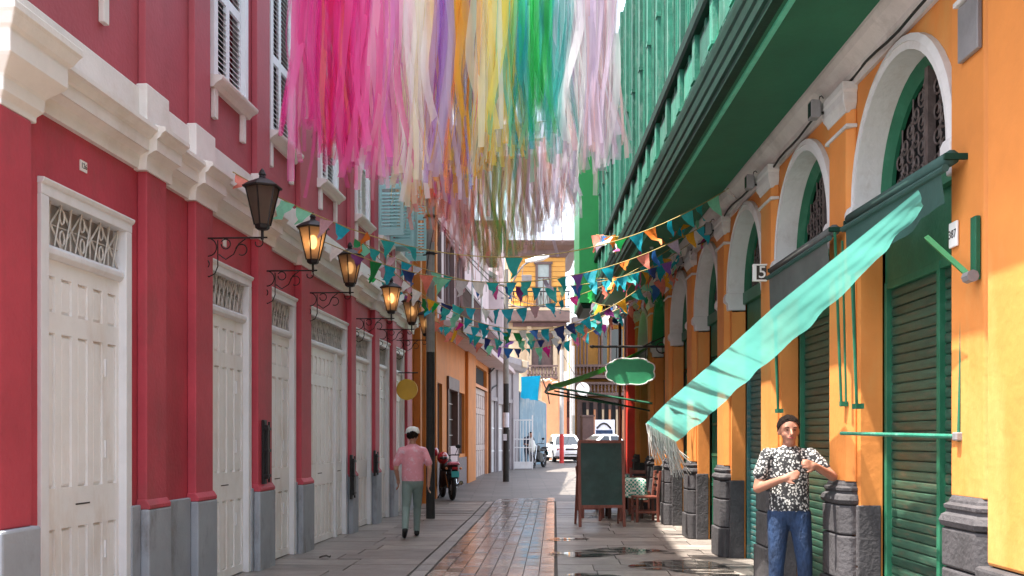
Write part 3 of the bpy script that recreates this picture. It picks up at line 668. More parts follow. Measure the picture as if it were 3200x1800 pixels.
while x < A1+.35:
    piece('balcony_post', post_me, bal, (x-AO, BOUT-.055, BZ+.42)); piece('balcony_column', col_me, bal, (x-AO, BOUT-.07, 5.735))
    if x+.95 < A1+.4:
        piece('parapet_field', pan, bal, (x+.475-AO, BOUT-.054, BZ+.43)); piece('balcony_post', post_me, bal, (x+.475-AO, BOUT-.075, BZ+.42), None, (.55, .8, .98))
        for q in (.16, .30, .44, .58, .72, .84): piece('batten', bat, bal, (x+q-AO, BOUT-.085, 5.735), None, (1.2 if q in (.44, ) else .8, 1, 1))
        for zz in (6.55, 6.75, 7.6): piece('cross_rail', lou, bal, (x+.475-AO, BOUT-.092, zz))
    x += .95
# ---- small fittings
for i, c in enumerate(PIERS[1:6]):
    r0 = empty('floodlight', RF.w(c+.24, .125, 4.27), RF.rz, ['grey floodlight box under the cornice between the two nearest arches', 'grey floodlight box on the second white capital of the arcade', 'grey floodlight box on the third white capital beside the pennants', 'grey floodlight box on the fourth capital, partly behind pennants', 'farthest small grey floodlight box below the green soffit'][i], 'floodlight', 'floodlights along the arcade')
    r0.scale = (.6, .6, .7)
    m = MB(); m.loft([[(-.09*f, y, -.11*f), (.09*f, y, -.11*f), (.09*f, y, .11*f), (-.09*f, y, .11*f)] for y, f in ((.03, .7), (.06, .95), (.17, 1), (.18, .96))]); m.build('housing', 'grey_metal', r0, bevel=.006)
    m = MB().box(-.07, .07, .181, .185, -.085, .085); m.build('lens', 'glass_dark', r0)
    MB().box(-.02, .02, -.02, .04, -.05, -.02).build('foot', 'iron', r0)
    m = MB(); m.tube([(0, .05, .1), (.03, .03, .17), (.1, -.02, .2), (.16, -.06, .19)], .007, 5); m.build('lead', 'iron', r0)
# house number tile on the jamb of the first opening
r0 = empty('number_tile', RF.w(6.11, .08, 2.72), RF.rz, 'white house number tile reading 387 beside the nearest arch', 'sign')
m = MB().box(-.055, .055, 0, .014, -.075, .075); m.build('tile', 'white_paint', r0, bevel=.004)
text('numerals', '387', .07, 'iron', r0, (0, .0155, 0), (R(90), 0, R(180)), .001)
# framed sign box with a figure, hung square to the wall beside the third arch
s0 = RF.s(2398, .12)
r0 = empty('box_sign', RF.w(10.78, .13, 3.25), 0, 'small white framed box sign with a 5 between second and third arches', 'sign')
m = MB()
for a in ((-.18, .18, .15, .18), (-.18, .18, -.18, -.15)): m.box(a[0], a[1], -.05, .05, a[2], a[3])
m.box(-.18, -.11, -.05, .05, -.15, .15); m.box(.15, .18, -.05, .05, -.15, .15); m.build('frame', 'white_paint', r0, bevel=.005)
MB().box(-.11, .15, .0, .04, -.15, .15).build('back', 'void_brown', r0)
r0.scale = (.5, .5, .5)
text('figure', '5', .36, 'white_paint', r0, (.02, -.012, 0), (R(90), 0, 0), .01)
# grey plaque on the near corner pier
r0 = empty('wall_plaque', RF.w(5.88, .078, 3.86), RF.rz, 'blank grey plaque high on the orange corner pier', 'plaque')
MB().box(-.13, .13, 0, .03, -.16, .16).build('plate', 'grey_metal', r0, bevel=.006)
MB().box(-.15, .15, 0, .05, .17, .20).build('hood', 'arch_white', r0, bevel=.006)
# folding bracket on the pier
r0 = empty('awning_bracket', RF.w(5.80, .08, 2.42), RF.rz, 'green folding awning bracket screwed to the nearest orange half column', 'bracket')
MB().box(-.035, .035, 0, .03, -.02, .34).build('wall_plate', 'green_paint', r0, bevel=.004)
MB().tube([(0, .045, .0), (.40, .13, .30)], .02, 4).build('arm', 'green_bright', r0)
MB().tube([(-.04, .045, 0), (.04, .045, 0)], .035, 8).build('pivot', 'grey_metal', r0)
# ================================================================ awnings on the arcade
def wavy_sheet(mb, A, B, nu, nv, amp=0, ph=0, off=Vector((0, 0, 0)), fold=0):
    """sheet between edge polylines A and B (lists of Vectors)"""
    def at(P, t):
        t = t*(len(P)-1); i = min(int(t), len(P)-2); return P[i].lerp(P[i+1], t-i)
    G = []
    for i in range(nu+1):
        a, b = at(A, i/nu), at(B, i/nu); d = (b-a); row = []
        for j in range(nv+1):
            q = a+d*(j/nv); q = q+Vector((math.sin(i*.9+ph+j*.3), .3*math.cos(i*.7+ph), .4*math.sin(i*1.3+ph)))*amp*(j/nv)
            q = q+Vector((-.8, -.5, .2))*fold*math.sin(j*1.15+i*.05)*min(1, i/12+.2)
            row.append(mb.p(*(q-off)))
        G.append(row)
    for i in range(nu):
        for j in range(nv): mb.face((G[i][j], G[i+1][j], G[i+1][j+1], G[i][j+1]))
def rolled_awning(s0, s1, z, drop, material, label, zr=0):
    o0 = RF.w((s0+s1)/2, .16, z); L_ = (s1-s0)
    r0 = empty('rolled_awning', o0, RF.rz, label, 'awning', 'awnings on the arcade wall')
    MB().tube([(-L_/2, 0, 0), (L_/2, 0, zr)], .045, 10).build('roller', material if material != 'awning_dark' else 'awning_dark', r0, smooth=True)
    MB().tube([(-L_/2-.03, .05, -.07), (L_/2+.03, .05, -.07+zr)], .022, 8).build('front_bar', 'awning_dark', r0)
    m = MB(); A = [Vector((-L_/2+.04+(L_-.08)*k/12, .05, -.07+zr*k/12)) for k in range(13)]; B = [Vector((q.x+.01*math.sin(k), q.y+.025*math.sin(k*1.1)-.03, -.07-drop*(.55+.45*k/12))) for k, q in enumerate(A)]
    wavy_sheet(m, A, B, 36, 5, .008); m.build('cloth', material, r0, smooth=True)
    for e in (-1, 1):
        x = e*(L_/2+.01); MB().box(x-.01, x+.01, -.14, .05, -.015, .02).build('bracket', 'green_dark', r0)
        if e < 0 and material == 'awning_dark': continue
        MB().tube([(x, .0, -.02), (x, -.05, -1.38)], .012, 6).build('arm', 'green_paint', r0)
        MB().tube([(x+.06*e, -.04, -.1), (x+.06*e, -.07, -1.38)], .009, 6).build('stay', 'green_paint', r0)
        MB().box(x-.02, x+.08*e if e > 0 else x+.02, -.10, -.04, -1.41, -1.37).build('foot', 'green_paint', r0)
rolled_awning(RF.s(2975, .16), RF.s(2658, .16), 3.14, .34, 'awning_dark', 'dark green rolled awning across the nearest arch', .03)
rolled_awning(RF.s(2608, .16), RF.s(2416, .16), 3.17, .42, 'awning_grey', 'grey-green rolled awning across the second arch', .0)
rod0 = W(2412, 1098, 6.05)
r0 = empty('awning_front_bar', (rod0.x, rod0.y, rod0.z), RF.rz, 'lowered green awning bar held level before the nearest roller shutter', 'awning bar')
MB().tube([(0, 0, 0), (2.05, .05, .03)], .014, 8).build('bar', 'green_balcony', r0)
MB().tube([(0, 0, -.03), (0, -.03, 1.05)], .013, 6).build('upright', 'green_paint', r0)
MB().box(-.03, .03, -.03, .03, -.025, .025).build('elbow', 'grey_metal', r0, bevel=.008)
# turquoise cloth blown along the arcade
U = [W(2310, 478, 5.85), W(2130, 625, 6.9), W(1950, 770, 8.3), W(1790, 915, 10.1), W(1680, 1010, 11.8), W(1625, 1065, 13)]
D = [W(2326, 518, 5.85), W(2198, 664, 6.9), W(2022, 834, 8.3), W(1892, 945, 10.1), W(1790, 1040, 11.8), W(1700, 1112, 13)]
r0 = empty('cloth_banner', U[-1], 0, 'long turquoise cloth streaming along the arcade from the near awning', 'banner')
m = MB(); wavy_sheet(m, U, D, 60, 18, .012, .4, U[-1], fold=.004); m.build('cloth', 'banner_turq', r0, smooth=True)
frn = MB()
for k in range(110):
    t = k/109; a = D[-1].lerp(U[-1], t)-U[-1]; a = a+Vector((0, random.uniform(-.05, .05), 0)); l_ = random.uniform(.22, .5); sw = random.uniform(.02, .22)
    frn.tube([tuple(a), tuple(a+Vector((sw*.3, 0, -l_*.5))), tuple(a+Vector((sw, random.uniform(-.05, .05), -l_)))], [.008, .007, .003], 4)
o = frn.build('fringe', 'fringe_white', r0); o['kind'] = 'stuff'
# ---- extended green awning over the cafe, seen from its end
r0 = empty('cafe_awning', RF.w(21.2, .06, 0), RF.rz, 'extended green cafe awning sloping out from the far arch', 'awning', 'awnings on the arcade wall')
yo, za, zo = 2.02, 3.36, 2.56
G = []; XA, XB = -1.1, 1.75
for j in range(9):
    t = j/8; sag = -.07*math.sin(math.pi*t); G.append([(XA, yo*t, za+(zo-za)*t+sag), (XB, yo*t, za+(zo-za)*t+sag)])
m = MB(); m.loft([[G[j][0], G[j][1], (G[j][1][0], G[j][1][1], G[j][1][2]-.006), (G[j][0][0], G[j][0][1], G[j][0][2]-.006)] for j in range(9)]); m.build('cloth', 'awning_green', r0, smooth=False)
MB().tube([(XA-.05, yo, zo), (XB+.05, yo, zo)], .035, 8).build('front_bar', 'green_paint', r0)
MB().tube([(XA-.1, 0, za+.02), (XB+.1, 0, za+.02)], .05, 8).build('roller', 'green_paint', r0)
for x in (XA+.03, XB-.03):
    MB().tube([(x, yo, zo-.03), (x, 0, zo-.36)], .024, 6).build('arm', 'green_paint', r0)
MB().tube([(XA+.3, yo-.1, zo-.10), (XA+.3, .0, zo-.5)], .018, 6).build('brace', 'green_dark', r0)
# ================================================================ red pillar and green oriel after the arcade
rp = empty('red_corner_house', RF.w(23.05, 0, 0), RF.rz, 'narrow house after the arcade with red pillar and green closed balcony', 'building')
m = MB().box(0, .30, 0, .24, 0, 4.45); m.build('pillar', 'red_pillar', rp, bevel=.012)
m = MB().box(-.02, .32, 0, .27, 3.25, 3.33); m.build('pillar_band', 'red_pillar', rp, bevel=.01)
m = MB().box(.30, .62, 0, .26, 0, 4.45); m.build('rust_post', 'wood_red', rp)
m = MB().tube([(.7, .34, 0), (.7, .34, 4.2)], .035, 8); m.build('downpipe', 'wood_dark', rp)
m = MB().box(.02, 2.8, -6, -.02, 0, 9.0); m.build('wall', 'orange_wall', rp)
m = MB(); m.prof([(.0, 4.62), (1.30, 4.62), (1.30, 7.35), (1.62, 8.2), (1.62, 9.2), (.0, 9.2)], .42, 2.6); m.build('oriel', 'green_bright', rp, bevel=.01)
m = MB(); m.prof([(.0, 4.50), (1.20, 4.50), (1.26, 4.6), (0, 4.6)], .46, 2.5); m.build('oriel_soffit', 'green_dark', rp)
# ================================================================ left side beyond the red building
def wall_house(name, label, P0, P1, h, depth, body, mats):
    """root at P0 with local x along the street face, -y out to the street (left side)"""
    d = Vector((P1[0]-P0[0], P1[1]-P0[1], 0)); L_ = d.length; rz = math.atan2(d.y, d.x)
    r0 = empty(name, (P0[0], P0[1], 0), rz, label, 'building')
    return r0, L_
def lp(s_, o=0): w = LF.w(s_, o, 0); return (w.x, w.y)
# ---- narrow orange house with tall pilasters
SA, SB = B1+.02, 25.3
r0, L_ = wall_house('orange_house', 'narrow orange house with tall pilasters between red building and mauve house', lp(SA), lp(SB), 9, 6, None, None)
MB(-1).box(0, L_, -6, 0, 0, 11.0).build('wall', 'orange_wall', r0)
for k in range(4):
    x = .12+k*.78; MB(-1).box(x, x+.22, .002, .16, 0, 8.6).build('pilaster', 'orange_deep', r0, bevel=.01)
for k in range(3):
    x = .42+k*.78; m = MB(-1); m.box(x, x+.38, -.02, .012, .1, 2.9); dr = m.build('door', 'brown_paint', r0)
    MB(-1).box(x-.03, x+.41, .001, .05, 2.9, 3.05).build('lintel', 'orange_deep', dr)
    MB(-1).box(x+.03, x+.35, .013, .03, 3.4, 5.0).build('window', 'brown_paint', r0)
MB(-1).box(0, L_, .002, .2, 4.2, 4.45).build('cornice', 'orange_deep', r0, bevel=.02)
# ---- mauve house, orange ground floor, balcony
SA2, SB2 = 25.35, 39.7
ma, L_ = wall_house('mauve_house', 'mauve house with brown windows and balcony over an orange ground floor', lp(SA2), lp(SB2), 9, 6, None, None)
def zz(y, s_): return EYE+(HOR-y*1.24224)/FPX*s_
gzM = .07
def lx(px, s0=SA2): return LF.s(px)-s0
# openings from the photograph (full-picture columns): window, door, window, worn double door
ops = [(lx(1362), lx(1382), 1.05, 2.95), (lx(1397), lx(1428), 0, 3.12), (lx(1431), lx(1452), 1.05, 2.90), (lx(1483), lx(1522), 0, 3.3), (lx(1487), lx(1521), 3.42, 4.05)]
m = MB(-1); m.facade(0, L_, 0, 4.35, ops, 0, -.18); m.build('wall', 'orange_deep', ma)
m = MB(-1); w_ops = [(lx(1352), lx(1376), 5.15, 6.95), (lx(1388), lx(1417), 5.15, 6.95), (lx(1424), lx(1449), 5.15, 6.95)]
m.facade(0, L_, 4.35, 8.15, w_ops, .0, -.15); m.box(-.001, L_, -7, -.18, 0, 8.14); m.quad((L_, 0, 0), (L_, -7, 0), (L_, -7, 8.15), (L_, 0, 8.15)); m.quad((0, 0, 4.35), (0, -7, 4.35), (0, -7, 8.15), (0, 0, 8.15)); m.build('wall', 'mauve_wall', ma)
MB(-1).prof([(-7, 8.16), (.28, 8.16), (.32, 8.22), (.32, 8.32), (-7, 8.34)], -.05, L_+.2).build('eaves', 'mauve_dark', ma)
for a, b, c, d in w_ops:
    m = MB(-1); m.box(a-.06, a+.04, -.1, .03, c, d); m.box(b-.04, b+.06, -.1, .03, c, d); m.box(a-.08, b+.08, -.1, .045, d, d+.13); m.box((a+b)/2-.03, (a+b)/2+.03, -.1, -.02, c, d); wi = m.build('window', 'mauve_dark', ma)
    m = MB(-1); m.quad((a, -.13, c), (b, -.13, c), (b, -.13, d), (a, -.13, d)); m.build('pane', 'glass_dark', wi)
for a, b, c, d in (ops[0], ops[2]):
    m = MB(-1); m.quad((a, -.12, c), (b, -.12, c), (b, -.12, d), (a, -.12, d)); wi = m.build('window', 'void_brown', ma)
    for k in range(4): x = a+(b-a)*(k+.5)/4; MB(-1).box(x-.02, x+.02, -.1, -.07, c, d).build('bar', 'brown_paint', wi)
a, b, c, d = ops[1]
m = MB(-1); m.box(a-.06, a+.1, -.14, .05, 0, d); m.box(b-.22, b+.04, -.14, .06, 0, d); m.box(a-.08, b+.06, -.14, .07, d-.25, d+.1); dr = m.build('door', 'brown_paint', ma, bevel=.01)
m = MB(-1); m.quad((a, -.13, 0), (b, -.13, 0), (b, -.13, d), (a, -.13, d)); m.build('leaf', 'void_brown', dr)
for z in (1.6, 2.05, 2.5): MB(-1).box(a+.1, b-.22, -.12, -.1, z, z+.02).build('bar', 'grille_white', dr)
MB(-1).box(a+.35, b-.18, -.1, .05, .85, 1.3).build('gate_panel', 'mauve_wall', dr)
a, b, c, d = ops[3]
m = MB(-1); m.box(a-.03, a+.07, -.14, .02, 0, d); m.box(b-.07, b+.03, -.14, .02, 0, d); m.box(a-.05, b+.05, -.14, .03, d, d+.1); dr = m.build('door', 'salmon_wall', ma)
m = MB(-1); pn = [(a+.1+k*(b-a-.2)/6+.03, a+.1+(k+1)*(b-a-.2)/6-.03, z0, z1) for k in range(6) for z0, z1 in ((.12, 1.1), (1.3, 2.4), (2.6, 3.1))]
m.facade(a+.07, b-.07, .02, d, pn, -.08, -.04); m.quad((a, -.12, 0), (b, -.12, 0), (b, -.12, d), (a, -.12, d)); m.build('leaf', 'door_worn', dr)
for q in pn: MB(-1).frust(q[0], q[1], q[2], q[3], -.119, -.09, .03).build('panel', 'door_worn', dr)
a, b, c, d = ops[4]; m = MB(-1); m.quad((a, -.12, c), (b, -.12, c), (b, -.12, d), (a, -.12, d)); m.build('vent_window', 'dark_void', ma)
MB(-1).box(lx(1454), lx(1478), .002, .10, 0, 4.3).build('pier', 'orange_deep', ma, bevel=.02)
MB(-1).box(lx(1430), lx(1478)-.3, .002, .05, 0, .95).build('granite_dado', 'granite', ma, bevel=.01)
MB(-1).box(0, lx(1395), .002, .05, 0, .95).build('granite_dado', 'granite', ma, bevel=.01)
bx0, bx1 = lx(1330), lx(1452)
m = MB(-1); m.box(-.2, lx(1560), .002, .75, 4.25, 4.42); b_ = m.build('balcony', 'mauve_wall', ma, bevel=.02)
MB(-1).box(-.2, lx(1458), .75, .80, 4.10, 4.50).build('fascia', 'brown_paint', b_, bevel=.01)
MB(-1).box(-.2, lx(1470), .70, .77, 5.30, 5.38).build('rail', 'brown_paint', b_)
balu = MB().lathe(0, 0, [(.02, 0), (.028, .15), (.045, .28), (.03, .42), (.018, .6), (.03, .8), (.02, .85)], 6).mesh('baluster', 'mauve_dark')
for k in range(26): piece('baluster', balu, b_, (-.1+k*.2, -.735, 4.45))
for px_ in (1545, ):
    MB(-1).tube([(lx(1524)+.3, .06, 0), (lx(1524)+.3, .06, 4.2)], .05, 6).build('drain_pipe', 'brown_paint', ma)
for x in (lx(1385), lx(1421)): MB(-1).tube([(x, .78, 4.4), (x, .78, 8.2)], .03, 6).build('thin_post', 'white_frame', b_)
bx2 = lx(1475)
m = MB(-1); m.box(bx2, L_-.2, .002, .5, 4.42, 4.55); m.build('balcony', 'mauve_dark', ma)
MB(-1).box(bx2+.3, L_-.3, .46, .52, 5.20, 5.27).build('rail', 'brown_paint', ma)
for k in range(15): piece('baluster', balu, ma, (bx2+.4+k*.26, -.49, 4.55), None, (1, 1, .76))
MB(-1).tube([(lx(1524), .05, 4.0), (lx(1528), .25, 4.3), (lx(1533), .3, 4.6)], .03, 6).build('cable_elbow', 'cable', ma)
MB(-1).tube([(lx(1526), .06, 3.3), (lx(1530), .12, 3.5), (lx(1546), .35, 3.9), (lx(1552), .4, 4.4)], .03, 6).build('cable_elbow', 'cable', ma)
# ---- white plastered house bending with the street
P0 = lp(39.75); P1 = (.30, 44.2)
wh, L_ = wall_house('white_house', 'shabby white plastered house with barred doors beyond the orange ground floor', P0, P1, 7, 6, None, None)
gw = .15
ops = [(.25, .95, .1, 3.0), (1.35, 2.15, .1, 2.9), (2.6, 3.3, .1, 3.0)]
m = MB(-1); m.facade(0, L_, 0, 4.8, ops, 0, -.15); m.box(0, L_, -6, -.16, 0, 4.8); m.quad((L_, 0, 0), (L_, -6, 0), (L_, -6, 4.8), (L_, 0, 4.8)); m.build('wall', 'plaster_white', wh)
for a, b, c, d in ops:
    m = MB(-1); m.quad((a, -.12, c), (b, -.12, c), (b, -.12, d), (a, -.12, d)); dr = m.build('door', 'door_worn', wh)
    for k in range(5): x = a+(b-a)*(k+.5)/5; MB(-1).box(x-.03, x+.03, -.1, -.06, c, d).build('bar', 'white_frame', dr)
    for z in (1.0, 1.9): MB(-1).box(a, b, -.11, -.05, z, z+.05).build('rail', 'white_frame', dr)
    MB(-1).box(a-.1, b+.1, .001, .06, d, d+.15).build('lintel', 'plaster_white', dr)
MB(-1).prof([(.0, 4.35), (.2, 4.4), (.35, 4.6), (.35, 4.85), (0, 4.9)], 1.0, L_+.3).build('cornice', 'plaster_white', wh)
MB(-1).box(L_-.9, L_-.1, .35, .42, 4.55, 4.85).build('cornice_bracket', 'cream_wall', wh, bevel=.04)
uw = W(1262, 640, 40)
for x_ in (.08, 1.12, 2.36, 3.5): MB(-1).tube([(x_, .05, 0), (x_, .05, 4.3)], .04, 6).build('pipe', 'plaster_white', wh)
MB(-1).box(.4, L_-.5, -6, -1.2, 4.8, 8.4).build('storey', 'plaster_white', wh)
MB(-1).prof([(-6, 8.4), (-.9, 8.4), (-.85, 8.55), (-6, 8.7)], .2, L_-.2).build('cornice', 'plaster_white', wh)
# tall grey-pink block behind the mauve house
bb = empty('grey_block', W(1178, 1172, 44), 0, 'tall plain grey-pink block rising behind the mauve house', 'building')
b0 = bb.location; x0 = W(1130, 0, 44).x-b0.x; x1 = W(1300, 0, 44).x-b0.x
MB().box(x0-6, x1-.6, 0, 8, -1, zz(565, 44)-b0.z).build('wall', 'mauve_wall', bb)
MB().box(x0-6.1, x1-.45, -.15, 8.1, zz(565, 44)-b0.z, zz(556, 44)-b0.z).build('roof_edge', 'mauve_dark', bb)
# ---- white barred gate, standing square to the house
gp = W(1306, 1180, 43.2)
G0 = Vector(((1606-1600)/FPX*43.2, 43.2, gz(43.2)))
gw_ = (1664-1606)/FPX*43.2
gt = empty('barred_gate', G0, 0, 'white barred metal gate standing open at the corner of the white house', 'gate')
gh = (1466-1310)/FPX*43.2
for x in (0, gw_): MB().box(x-.025, x+.025, -.025, .025, 0, gh+(.18 if x else 0)).build('post', 'white_frame', gt)
for z in (.28, .9, 1.25, gh-.05): MB().box(0, gw_, -.018, .018, z, z+.04).build('rail', 'white_frame', gt)
for k in range(1, 6): x = gw_*k/6; MB().box(x-.014, x+.014, -.014, .014, .1, gh).build('bar', 'white_frame', gt)
MB().box(.03, gw_-.03, -.008, .008, .03, .3).build('kick_plate', 'white_frame', gt)
# ---- blue wall with broken top and the turquoise tarpaulin above it
q0 = Vector((.36, 46.0, gz(46))); q1 = Vector((1.72, 51.0, gz(51)))
d = q1-q0; bw_ = empty('blue_wall', q0, math.atan2(d.y, d.x), 'peeling pale blue wall with broken plaster top behind the gate', 'wall')
L_ = Vector((d.x, d.y)).length; random.seed(3)
top = [(k*L_/24, 3.35-.35*k/24+random.uniform(-.05, .05)) for k in range(25)]
m = MB(); m.prism([(0, -.3), (L_, -.3)]+top[::-1], 0, .3); m.build('plaster', 'blue_wall', bw_)
for k in range(22): MB().ball((k*L_/22+random.uniform(0, .1), .1, 3.36-.35*k/22), .11, .14, .06, 6, 4).build('broken_edge', 'cream_wall', bw_)
t0 = W(1311, 952, 45.5); tarp = empty('tarpaulin', W(1325, 1008, 45.6), 0, 'bright turquoise tarpaulin hung above the blue wall', 'tarpaulin')
T = tarp.location; A = [W(1311, 948, 45.4), W(1360, 945, 45.8)]; Bq = [W(1309, 1000, 45.6), W(1350, 1008, 46.2)]
m = MB(); wavy_sheet(m, A, Bq, 12, 8, .05, .7, T); m.build('sheet', 'tarp_blue', tarp, smooth=True)
MB().tube([tuple(W(1361, 945, 45.9)-T), tuple(W(1352, 1008, 46.3)-T)], .035, 6).build('pole', 'cream_wall', tarp)
MB().tube([tuple(W(1362, 948, 45.9)-T), tuple(W(1378, 990, 47)-T), tuple(W(1382, 1015, 48)-T)], .03, 6).build('strut', 'brown_trim', tarp)
# ================================================================ buildings at the end of the street
def fx(x, Z): return (x*1.24224-1600)/FPX*Z
def fz(y, Z): return EYE+(HOR-y*1.24224)/FPX*Z
def far_house(name, label, xa, xb, Z): return empty(name, (fx((xa+xb)/2, Z), Z, gz(Z)), 0, label, 'building')
class FB(MB):
    """mesh builder that takes picture columns and rows at depth Z relative to a root"""
    def __init__(s, root): super().__init__(); s.r = root.location
    def bx(s, xa, xb, ya, yb, Z, d0, d1):
        return s.box(fx(xa, Z)-s.r.x, fx(xb, Z)-s.r.x, Z+d0-s.r.y, Z+d1-s.r.y, fz(yb, Z)-s.r.z, fz(ya, Z)-s.r.z)
# yellow boarded corner house
Zy = 64.0
ye = far_house('yellow_house', 'yellow weatherboarded corner house with brown cornice and iron balcony', 1300, 1425, Zy)
def Y(): return FB(ye)
m = Y(); m.bx(1270, 1419, 648, 1150, Zy, .02, 9); m.build('core', 'cream_wall', ye)
nbd = 11
for k in range(nbd):
    z0 = fz(782, Zy)+(fz(646, Zy)-fz(782, Zy))*k/nbd; z1 = fz(782, Zy)+(fz(646, Zy)-fz(782, Zy))*(k+1)/nbd
    for (xa, xb) in ((1285, 1348), (1386, 1420)):
        m = MB(); xx0, xx1 = fx(xa, Zy)-ye.location.x, fx(xb, Zy)-ye.location.x
        m.loft([[(xx0, y, z), (xx1, y, z), (xx1, .06, z), (xx0, .06, z)] for y, z in ((-.05, z0+.01-ye.location.z), (-.01, z1-.005-ye.location.z))]); m.build('board', 'yellow_boards', ye)
m = Y(); m.bx(1347, 1387, 646, 664, Zy, -.03, .05); m.build('board', 'yellow_boards', ye)
side = MB(); sx = fx(1420, Zy)-ye.location.x
for k in range(nbd):
    z0 = fz(782, Zy)+(fz(646, Zy)-fz(782, Zy))*k/nbd-ye.location.z; z1 = fz(782, Zy)+(fz(646, Zy)-fz(782, Zy))*(k+1)/nbd-ye.location.z
    MB().box(sx, sx+.05, -.04, 9, z0+.01, z1-.01).build('board', 'yellow_boards', ye)
for yy in (2.2, 4.6, 7.0): m = MB(); m.box(sx+.05, sx+.1, yy, yy+1.1, fz(775, Zy)-ye.location.z, fz(672, Zy)-ye.location.z); m.build('window', 'brown_trim', ye)
rl = ye.location
rings = []
for e, z in ((.1, fz(648, Zy)), (.25, fz(640, Zy)), (.3, fz(632, Zy)), (.8, fz(622, Zy)), (.95, fz(614, Zy)), (.95, fz(611, Zy))):
    rings.append([(fx(1270, Zy)-rl.x, -e, z-rl.z), (sx+e, -e, z-rl.z), (sx+e, 9, z-rl.z), (fx(1270, Zy)-rl.x, 9, z-rl.z)])
MB().loft(rings).build('cornice', 'brown_trim', ye)
m = Y(); m.bx(1347, 1353, 664, 775, Zy, -.12, .05); m.bx(1381, 1387, 664, 775, Zy, -.12, .05); m.bx(1343, 1390, 659, 665, Zy, -.16, .05); m.bx(1353, 1381, 697, 700, Zy, -.06, .05); m.bx(1366, 1368, 700, 775, Zy, -.05, .05); wi = m.build('window', 'brown_trim', ye)
m = Y(); m.bx(1353, 1381, 665, 775, Zy, -.01, .02); m.build('pane', 'glass_pale', wi)
m = Y(); m.bx(1270, 1432, 779, 786, Zy, -1.1, 0); m.build('balcony', 'cream_wall', ye); blc = ye.children[-1]
m = Y(); m.bx(1268, 1434, 787, 812, Zy, -1.15, 0); m.build('balcony_beam', 'brown_trim', blc)
m = Y(); m.bx(1270, 1432, 738, 741, Zy, -1.12, -1.06); m.build('balcony_rail', 'iron', blc)
m = Y(); m.bx(1270, 1432, 776, 778, Zy, -1.12, -1.06); m.build('balcony_rail', 'iron', blc)
zb, zt = fz(777, Zy)-rl.z, fz(740, Zy)-rl.z
for k in range(15):
    xa = fx(1275, Zy)-rl.x+k*.42
    MB().tube([(xa, -1.09, zb), (xa, -1.09, zt)], .022, 4).build('baluster', 'iron', blc)
    MB().tube([(xa, -1.09, zt), (xa+.21, -1.09, zb), (xa+.42, -1.09, zt)], .02, 4).build('zigzag', 'iron', blc)
# lower storeys of the yellow house
for xa, xb in ((1325, 1337), (1391, 1401), (1419, 1426)):
    m = Y(); m.bx(xa, xb, 822, 935, Zy, -.35, .02); m.build('pilaster', 'cream_wall', ye, bevel=.03)
m = Y(); m.bx(1290, 1425, 813, 822, Zy, -.3, .02); m.build('band', 'mauve_dark', ye)
m = Y(); m.bx(1338, 1390, 838, 925, Zy, -.1, .0); dr = m.build('french_window', 'brown_trim', ye)
m = Y(); m.bx(1354, 1362, 850, 925, Zy, -.14, -.1); m.build('pane', 'glass_dark', dr)
m = Y(); m.bx(1370, 1386, 850, 925, Zy, -.14, -.1); m.build('pane', 'brown_paint', dr)
m = Y(); m.bx(1325, 1402, 949, 954, Zy, -1.0, 0); m.bx(1325, 1402, 921, 925, Zy, -1.0, -.85); b_ = m.build('balcony', 'brown_trim', ye)
bt = MB().lathe(0, 0, [(.04, 0), (.09, .12), (.05, .3), (.07, .42), (.04, .47)], 6).mesh('baluster', 'brown_trim')
for k in range(9): piece('baluster', bt, b_, (fx(1328+k*8.6, Zy)-rl.x, -.93, fz(949, Zy)-rl.z), None, (1, 1, 1.2))
m = Y(); m.bx(1378, 1400, 1010, 1165, Zy, -.3, 0); m.build('street_pier', 'salmon_wall', ye)
m = Y(); m.bx(1400, 1425, 960, 1165, Zy, -.25, 0); m.build('street_pier', 'salmon_wall', ye)
m = Y(); m.bx(1385, 1393, 1030, 1160, Zy, -.34, -.3); m.build('dark_doorway', 'dark_void', ye)
# broken masonry between the tarpaulin and the yellow house
rb = far_house('ruined_gable', 'crumbling brick gable beside the turquoise tarpaulin', 1362, 1405, 58.0)
m = FB(rb); random.seed(4)
pts = [(1362, 1010), (1362, 962), (1370, 955), (1378, 958), (1386, 950), (1398, 956), (1404, 964), (1406, 1160), (1380, 1160)]
m.prism([(fx(a, 58)-rb.location.x, fz(b, 58)-rb.location.z) for a, b in pts], 0, .5); m.build('wall', 'salmon_wall', rb)
for k in range(9): a = 1363+k*4.6; MB().ball((fx(a, 58)-rb.location.x, .1, fz(960+random.uniform(-5, 4), 58)-rb.location.z), .12, .15, .09, 6, 4).build('rubble', 'cream_wall', rb)
# pink house and brown balconied house
Zp = 72.0
pk = far_house('pink_house', 'pink far house seen between the two white poles', 1425, 1465, Zp)
m = FB(pk); m.bx(1400, 1470, 1000, 1165, Zp, 0, 6); m.build('wall', 'pink_wall', pk)
m = FB(pk); m.bx(1425, 1472, 983, 1000, Zp, -.4, 6); m.build('cornice', 'brown_trim', pk)
m = FB(pk); m.bx(1425, 1438, 1010, 1050, Zp, -.05, 0); m.build('window', 'mauve_dark', pk)
Zb = 70.0
br = far_house('brown_house', 'dark brown far house with two tiers of wooden balconies', 1450, 1570, Zb)
m = FB(br); m.bx(1446, 1600, 812, 1165, Zb, 1.0, 8); m.build('wall', 'yellow_boards', br)
m = FB(br); m.bx(1452, 1600, 1000, 1165, Zb, .3, 1); m.build('timber_front', 'brown_paint', br)
m = FB(br); m.bx(1440, 1600, 798, 814, Zb, -.2, 8); m.build('roof_edge', 'plaster_white', br)
